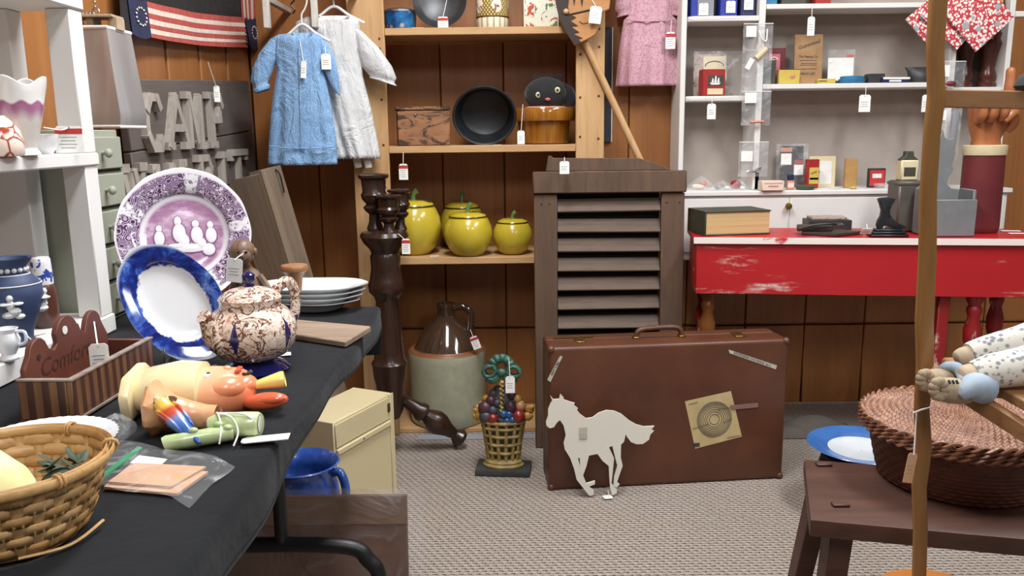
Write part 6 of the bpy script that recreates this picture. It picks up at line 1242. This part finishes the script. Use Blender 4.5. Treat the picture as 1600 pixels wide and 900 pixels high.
# grey box with cat shaped back
t, w_, h = item('cat_box', 'grey painted open box with a cat shaped back board on the red table', 'wooden box', 1452, 312, 1525, 361, 2.66, .012, TZ+.0012, 'zinc', -.06, .003, part='front_board')
dd = .11; B().box(-w_/2, -w_/2+.01, .0125, dd, 0, h*1.25).ob('side_board', 'zinc', t, .003); B().box(w_/2-.01, w_/2, .0125, dd, 0, h*1.25).ob('side_board', 'zinc', t, .003); B().box(-w_/2+.0105, w_/2-.0105, .0125, dd, 0, .008).ob('bottom_board', 'zinc', t)
cat = [(-.085, .002), (.085, .002), (.085, .145), (.045, .150), (.026, .165), (.030, .19), (.040, .20), (.046, .215), (.038, .226), (.046, .25), (.050, .268), (.040, .285), (.050, .31), (.040, .318), (.022, .312), (.006, .318), (-.004, .345), (-.014, .318), (-.030, .335), (-.034, .31), (-.026, .285), (-.020, .26), (-.034, .235), (-.05, .20), (-.06, .165), (-.085, .15)]
B().prism([(x*w_*6.2*.92+0 if False else x*w_/.172, z) for x, z in cat], dd+.0005, dd+.012).ob('cat_back_board', 'zinc', t, .002)
price_tag('white tag lying at the corner of the grey cat box', ont(1534, 363)+Vector((0, -.005, .008)), .035, .03, rot=(1.3, 0, .2)); 
for i, (x, y) in enumerate(((1562, 358), (1590, 365))):
    o = B().box(-.03, .03, -.010, .010, 0, .001).ob('paper_scrap', 'card', loc=ont(x, y)+Vector((0, 0, .001)), rot=(0, 0, -.2)); o.location.y = min(o.location.y, 2.79 if i == 0 else 2.72); tagit(o, ('white paper slip on the red table beside the burgundy sleeve', 'longer white paper slip by the edge of the red table')[i], 'paper slip')
# carved pointing hand
k = N('burgundy'); n1 = k.noise(10); k.out(k.ramp(n1, [(.3, '5e2326'), (.7, '6e2a2c')]), .45); wood('hand_wood', '9a5a34', 'b8764a', 'z', 10, .35, .08, '87492a')
hy_ = 2.79; q = P(1527, 360, Y=hy_); m = mpp(q); R = 31*m
t = thing('carved_hand', 'carved wooden pointing hand in a burgundy sleeve with cream cuff on the red table', 'carving', (q.x, hy_, TZ+.0012))
z1 = P(1527, 243, Y=hy_).z-TZ; z2 = P(1527, 227, Y=hy_).z-TZ
B().lathe([(R*.92, 0), (R*.98, .006), (R, .02), (R*.98, z1-.001)], 40, sy=.8).ob('sleeve', 'burgundy', t); B().lathe([(R*1.02, z1), (R*1.04, z1+.003), (R*1.04, z2-.002), (R*.9, z2)], 40, sy=.8).ob('cuff', 'cream_print', t)
zt = P(1527, 170, Y=hy_).z-TZ
hand = B().loft([rg(.0, 0, z2-.004, R*.72, R*.55, 24), rg(.0, 0, z2+.02, R*.68, R*.5, 24), rg(.002, 0, z2+.05, R*.88, R*.55, 24), rg(.004, .0, z2+.085, R*1.02, R*.62, 24), rg(.004, .0, z2+.13, R*1.04, R*.6, 24), rg(.004, .004, z2+.16, R*.9, R*.45, 24), rg(.004, .006, z2+.168, R*.5, R*.25, 24)]).ob('palm', 'hand_wood', t)
for i in range(3):
    x = -R*.78+i*R*.52; L = (.86, .95, .98)[i]; zt_ = z2+.150-.006*(2-i)
    pts = spline([(x, -R*.1, zt_+.004), (x, -R*.55, zt_+.012), (x, -R*.88, zt_-.004), (x, -R*.92, zt_-.035*L), (x, -R*.72, zt_-.06*L), (x+.002, -R*.4, zt_-.064*L)], 4)
    B().tube(pts, [.0158+.0012*math.sin(j) for j in range(len(pts)-1)]+[.009], 12).ob('curled_finger', 'hand_wood', t)
    if i == 2: B().at((x, -R*.92-.0115, zt_-.04), (0, 0, 0)).sph((0, 0, 0), (.007, .002, .008), 10, 6).ob('fingernail', 'cream_print', t)
x = R*.80; zi = P(1558, 106, Y=hy_).z-TZ; B().tube(spline([(x, -R*.05, z2+.10), (x+.002, -R*.1, z2+.16), (x+.004, -R*.1, (z2+.16+zi)/2), (x+.004, -R*.08, zi-.012), (x+.004, -R*.07, zi)], 4), [.016, .0165, .0165, .016, .0155, .0155, .0165, .016, .0155, .015, .015, .015, .0145, .0135, .011, .009, .006], 14).ob('index_finger', 'hand_wood', t)
B().tube(spline([(R*.95, .0, z2+.05), (R*1.1, -R*.3, z2+.075), (R*.8, -R*.72, z2+.105), (R*.35, -R*.85, z2+.075)], 5), [.018]*5+[.017, .0165, .016, .016, .016, .0155, .015, .0145, .0135, .011, .008], 12).ob('thumb', 'hand_wood', t)

# ================================================================= right foreground
# enamel plate leaning behind the bench, scraps under the table
plain('enamel_blue', '3f6fae', '3562a2', 14, .25, bump=0, coat=.3); plain('enamel_white', 'd5dbde', 'c9d0d4', 14, .25, bump=0, coat=.3)
by_ = 2.3; q = P(1347, 694, Y=by_); m = mpp(q); R = 82*m; zb_ = q.z
t = thing('black_kettle', 'squat black iron pot on the carpet under the blue enamel pan', 'pot', (q.x-.01, by_, .001))
B().lathe([(.06, 0), (.09, .01), (.11, .05), (.11, zb_-.07), (.10, zb_-.035), (.105, zb_-.030), (.09, zb_-.030)], 36).ob('body', 'iron', t)
B().tube(spline([(-.10, -.02, zb_-.05), (-.14, -.03, zb_-.07), (-.14, -.03, zb_-.12), (-.11, -.02, zb_-.14)], 5), .008, 8).ob('side_handle', 'iron', t)
t = thing('enamel_pan', 'wide blue enamel pan with white inside resting on the black pot', 'pan', (q.x, by_, zb_-.0285))
B().lathe([(R*.5, 0), (R*.56, .002), (R*.70, .014), (R*.97, .027), (R, .0285), (R*.99, .030), (R*.64, .018), (R*.615, .016)], 64, cap=False).ob('blue_rim', 'enamel_blue', t)
B().lathe([(R*.612, .0162), (R*.60, .0165), (R*.52, .010), (.002, .008)], 56, cap=False).ob('white_well', 'enamel_white', t)
plain('grey_rag', '6a625a', '58504a', 8, .95, bump=.5, bd=.01)
q = P(1255, 655, Y=2.95)
o = B().grid(lambda u, v: (.16*(2*u-1), .07*(2*v-1), .05*math.sin(PI*u)**.5*math.sin(PI*v)**.6*(1+.3*math.sin(9*u+5*v))), 24, 14).ob('grey_sack', 'grey_rag', loc=(q.x+.03, 2.93, .003), ang=80); tagit(o, 'crumpled grey sack on the carpet beneath the red table', 'sack')
# bench
wood('bench_wood', '3f2820', '583a2e', 'x', 9, .5, .2, '2e1c16')
BZ = .42
bl, fl, fr_ = P(1256, 717, Z=BZ), P(1266, 812, Z=BZ), P(1600, 842, Z=BZ); dv = (fr_-fl).normalized()*.92
t = thing('wooden_bench', 'low dark brown wooden bench with pegged legs', 'bench', (fl.x, fl.y, 0))
bp = [fl, fl+dv, bl+dv, bl]
B().prism([(p.x-fl.x, p.y-fl.y) for p in bp], BZ-.034, BZ, 'z').ob('seat', 'bench_wood', t, .005, 2)
for i, (x, y) in enumerate(((1287, 727), (1313, 790))):
    for far in (0, 1):
        p = P(x, y, Z=BZ)+(dv*.80 if far else Vector((0, 0, 0)))-Vector((fl.x, fl.y, 0)); sx_ = 1 if far else -1; s_ = 1 if i == 0 else -1
        B().loft([[(p.x+sx_*.045+a, p.y+s_*.04+b_, .0) for a, b_ in ((-.018, -.018), (.018, -.018), (.018, .018), (-.018, .018))], [(p.x+a, p.y+b_, BZ-.0345) for a, b_ in ((-.022, -.022), (.022, -.022), (.022, .022), (-.022, .022))]]).ob('leg', 'bench_wood', t, .002)
        B().box(p.x-.016, p.x+.016, p.y-.009, p.y+.009, BZ+.0002, BZ+.006).ob('peg', 'bench_wood', t, .002)
# big lidded rattan basket
k = N('rattan'); n1 = k.noise(40, det=4); k.out(k.ramp(n1, [(.3, '6d4634'), (.55, '8a624c'), (.75, 'a88068')]), .4, 0, n1, .2, .001); plain('rattan_dark', '4d2c20', '63392a', 40, .45, bump=.3)
RL = .182
cx_, cy_ = P(1499, 690, Y=1.57).x, 1.57
t = thing('rattan_basket', 'round brown rattan basket with woven lid on the bench', 'basket', (cx_, cy_, BZ+.001)); hB = .118
NB = 84
def bod(u, v):
    z = v*hB; r = RL*(.80+.15*(v**.8)); a = u*2*PI; row = v*14; f = math.sin(PI*(row % 1)); s = (-1)**int(min(row, 13.99)); return ((r+.0022*f*(1+.6*s*math.cos(NB/2*a)))*math.cos(a), (r+.0022*f*(1+.6*s*math.cos(NB/2*a)))*math.sin(a), z)
B().grid(bod, 252, 56, cu=True).ob('body', 'rattan_dark', t, ang=80); B().lathe([(RL*.80, 0), (RL*.80, .002)], 40).ob('bottom', 'rattan_dark', t)
def lidf(u, v):
    r = v*RL; ring = v*15; f = abs(math.sin(PI*ring)); i = int(min(ring, 14.99)); n_ = (10, 16, 24, 32, 40, 48, 52, 56, 60, 64, 68, 72, 76, 80, 84)[i]; a = u*2*PI
    wv = .5+.5*math.cos(n_*a+(i % 2)*PI); return (r*math.cos(a), r*math.sin(a), hB+.030-.020*v*v+.0062*f**.6*(.2+.8*wv))
ld = B().grid(lidf, 420, 75, cu=True).ob('lid', 'rattan', t, ang=80)
for j in range(3):
    for ph in (0, 1):
        B().tube([((RL+.004+.0035*math.cos(26*a+ph*PI+j))*math.cos(a), (RL+.004+.0035*math.cos(26*a+ph*PI+j))*math.sin(a), hB+.010-.010*j+.0045*math.sin(26*a+ph*PI+j)) for a in [i*2*PI/312 for i in range(312)]], .0036, 5, True).ob('rim_cane', 'rattan', ld)
# bentwood stand
wood('bentwood', '80592e', '9c7240', 'z', 8, .4, .08, '6a4722'); wood('bentwood_h', '86603c', 'a27a50', 'x', 8, .45, .08, '664226'); wood('seat_orange', 'a8652c', 'bf7a3c', 'x', 8, .35, .08, '94561f')
sy2 = 1.19; 
t = thing('bentwood_stand', 'tall bentwood stand with a twisted post, two rails and a round foot', 'stand', (P(1437, 880, Y=sy2).x, sy2, 0))
o0 = Vector(t.location)
px = [(1470, -60, 17, .0), (1466, 0, 15, .1), (1461, 80, 15, .3), (1463, 150, 16, .35), (1456, 210, 14, .3), (1450, 300, 13.5, .1), (1449, 400, 14, -.2), (1444, 500, 14.5, -.1), (1445, 570, 14, .15), (1440, 640, 12.5, .3), (1443, 700, 13, .1), (1436, 760, 11.5, -.2), (1438, 830, 11, .1), (1436, 900, 10.5, .1), (1434, 1000, 10.5, 0), (1432, 1180, 10.5, 0)]
rings = []
for x, y, hw, tw in px:
    c = P(x, y, Y=sy2)-o0; r = hw*.88*mpp(c+o0)
    rings.append([(c.x+dx_*r*math.cos(tw)-dy_*math.sin(tw)*.006, c.y+dx_*r*math.sin(tw)+dy_*.006*math.cos(tw), c.z) for dx_, dy_ in ((-1, -1), (1, -1), (1, 1), (-1, 1))])
zf = P(1465, 886, Y=1.29).z; rings = [r for r in rings if r[0][2] > zf+.02]; rings += [[(x_, y_, zf+.0008) for x_, y_, _ in rings[-1]]]
pts = []
for i in range(len(rings)-1):
    for q_ in range(5): pts.append([tuple(Vector(a).lerp(Vector(b_), (1-math.cos(PI*q_/5))/2)) for a, b_ in zip(rings[i], rings[i+1])])
pts.append(rings[-1]); B().loft(pts).ob('post', 'bentwood', t, .0015, ang=50)
def rail(p0, p1, hw, d, nm):
    A_, E2 = p0-o0, p1-o0; ax_ = (E2-A_).normalized(); up = Vector((0, 0, 1)); sd = ax_.cross(up).normalized()*d
    B().loft([[tuple(c+sd*a+up*b_) for a, b_ in ((-1, -hw), (1, -hw), (1, hw), (-1, hw))] for c in (A_, E2)]).ob(nm, 'bentwood_h', t, .0015)
UE = P(1925, 163, Y=1.15); rail(P(1467, 154, Y=sy2+.008), UE, .0125, .006, 'upper_rail')
rail(P(1445, 575, Y=sy2+.012), P(1660, 712, Y=1.02), .0125, .008, 'lower_rail')
SZt = P(1700, 598, Y=1.145).z; e3 = P(1660, 712, Y=1.02)-o0; u2 = UE-o0
B().box(u2.x-.008, u2.x+.008, u2.y-.020, u2.y+.020, 0, u2.z+.05).ob('post', 'bentwood', t, .002)
B().box(e3.x-.012, e3.x+.012, e3.y-.014, e3.y+.014, 0, SZt-.0165).ob('post', 'bentwood', t, .002)
B().box(e3.x-.025, u2.x-.0085, e3.y-.02, e3.y+.27, SZt-.016, SZt).ob('seat_board', 'bentwood_h', t, .003)
zf = P(1465, 886, Y=1.29).z
B().lathe([(.094, zf-.018), (.100, zf-.012), (.100, zf-.004), (.095, zf)], 48, (P(1472, 900, Y=1.19).x-o0.x, 1.19-o0.y, 0)).ob('round_seat', 'seat_orange', t)
B().lathe([(.02, 0), (.022, zf-.0185)], 20, (P(1472, 900, Y=1.19).x-o0.x, 1.19-o0.y, 0)).ob('seat_stem', 'seat_orange', t)
price_tag('tan tag on white string tied round the bentwood post', P(1427, 708, Y=sy2-.02), .014, .048, rot=(0, .12, 0), hang=P(1432, 645, Y=sy2-.012), body='kraft')
B().tube([tuple(P(x, y, Y=yy)-o0) for x, y, yy in ((1428, 645, sy2-.014), (1440, 640, sy2-.016), (1453, 637, sy2-.012), (1452, 636, sy2+.012), (1428, 644, sy2+.012))], .0015, 6, True).ob('string_loop', 'string', t)
# cloth doll lying on the lower rail
k = N('sprig_print'); vo = k.voro(120); n1 = k.noise(8); c = k.mix(k.math('SUBTRACT', 1, k.step(vo, .30, .44)), 'cfccc3', '83868c'); k.out(c, .9, 0, n1, .5, .01); plain('doll_skin', 'b8a68e', 'a8957c', 20, .85); plain('shoe_cloth', '9dabb8', '8696a6', 20, .85, bump=.3); plain('boot_tan', 'a5937a', '94826a', 24, .8, bump=.3); plain('doll_green', '5a6a3a', '4a5a30', 20, .9)
dy_ = 1.125; o0 = P(1560, 590, Y=dy_)
t = thing('rag_doll', 'cloth doll in sprigged white pants and tan shoes lying on the bentwood rail', 'doll', o0)
def dp_(x, y, Y=dy_): return P(x, y, Y=Y)-o0
def limb(nm, mat, pts, ang=70, n=18, sq=1):
    c = [dp_(x, y, Y) for x, y, Y, _ in pts]; r = [w_*1.14*mpp(a+o0)/2 for a, (_, _, _, w_) in zip(c, pts)]
    cc = spline(c, 4); rr = []
    for i in range(len(r)-1):
        for q_ in range(4): rr.append(r[i]*(1-q_/4)+r[i+1]*q_/4)
    return B().tube(cc, rr+[r[-1]], n, sq=sq).ob(nm, mat, t, ang=ang)
limb('pant_leg', 'sprig_print', [(1514, 553, dy_+.05, 30), (1545, 545, dy_+.05, 38), (1590, 535, dy_+.04, 44), (1640, 525, dy_+.03, 60)])
limb('pant_leg', 'sprig_print', [(1522, 587, dy_, 38), (1550, 580, dy_, 48), (1600, 572, dy_, 54), (1650, 562, dy_, 66)])
limb('ankle', 'doll_skin', [(1495, 562, dy_+.05, 20), (1505, 558, dy_+.05, 27), (1525, 553, dy_+.05, 28)])
limb('ankle', 'doll_skin', [(1503, 590, dy_, 24), (1512, 588, dy_, 33), (1535, 584, dy_, 34)])
limb('under_skirt', 'grey_rag', [(1535, 612, dy_+.02, 14), (1570, 614, dy_+.02, 26), (1640, 612, dy_+.02, 34)], sq=.6)
s1 = limb('shoe', 'boot_tan', [(1436, 590, dy_+.03, 12), (1444, 593, dy_+.03, 26), (1460, 594, dy_+.03, 32), (1485, 590, dy_+.035, 28), (1502, 582, dy_+.04, 22)])
s2 = limb('shoe', 'boot_tan', [(1456, 607, dy_-.01, 14), (1466, 608, dy_-.01, 32), (1485, 610, dy_-.01, 36), (1505, 612, dy_-.01, 34), (1520, 606, dy_-.005, 28)])
limb('shoe_cuff', 'shoe_cloth', [(1468, 578, dy_+.045, 10), (1480, 573, dy_+.035, 18), (1495, 575, dy_+.025, 20), (1503, 585, dy_+.015, 18), (1508, 598, dy_-.005, 18)], sq=.8)
limb('shoe_cuff', 'shoe_cloth', [(1500, 620, dy_-.026, 14), (1512, 610, dy_-.026, 26), (1522, 605, dy_-.02, 40), (1536, 606, dy_-.01, 44)])
for i in range(9):
    a = i*2*PI/9; c1_ = dp_(1446+7*math.cos(a), 594+11*math.sin(a), dy_+.016); B().sph(tuple(c1_), (.008, .008, .007), 8, 6).ob('toe_frill', 'boot_tan', s1)
    c1_ = dp_(1467+8*math.cos(a), 608+12*math.sin(a), dy_-.030); B().sph(tuple(c1_), (.008, .007, .007), 8, 6).ob('toe_frill', 'boot_tan', s2)
for i in range(3): B().tube([tuple(dp_(1482+i*6, 594, dy_-.026)), tuple(dp_(1485+i*6, 600, dy_-.028))], .0018, 6).ob('lace', 'ink', s2)
limb('torso', 'sprig_print', [(1640, 545, dy_+.02, 90), (1690, 535, dy_+.02, 110), (1750, 520, dy_+.02, 90), (1790, 512, dy_+.02, 40)])
hd = limb('head', 'doll_skin', [(1790, 512, dy_+.02, 36), (1810, 508, dy_+.02, 80), (1850, 500, dy_+.02, 96), (1885, 494, dy_+.02, 60), (1892, 492, dy_+.02, 10)])
plain('grey_felt', '3a3a3c', '2e2e30', 20, .9)
hc = dp_(1855, 500, dy_+.02)
B().sph((hc.x+.012, hc.y+.004, hc.z+.002), (.048, .052, .054), 20, 12).ob('yarn_hair', 'rattan_dark', hd)
for sg in (-1, 1): B().sph((hc.x-.022, hc.y-.048+.004*sg, hc.z+.016*sg), (.005, .004, .005), 8, 6).ob('eye', 'ink', hd)
B().sph((hc.x-.036, hc.y-.038, hc.z), (.003, .003, .008), 8, 6).ob('mouth', 'tagred', hd)
q = P(1606, 128, Y=1.185)
o = B().loft([[(.05*math.cos(2*PI*i/24)*s_, .04*s_*math.sin(2*PI*i/24), z_) for i in range(24)] for s_, z_ in ((.9, 0), (1.0, .006), (.9, .018), (.55, .032), (.2, .038))]).ob('felt_bundle', 'grey_felt', loc=(q.x+.034, 1.185, P(1640, 157, Y=1.185).z+.0145), rot=(0, 0, .1)); tagit(o, 'dark grey felt bundle resting on the upper rail of the bentwood stand', 'felt bundle')
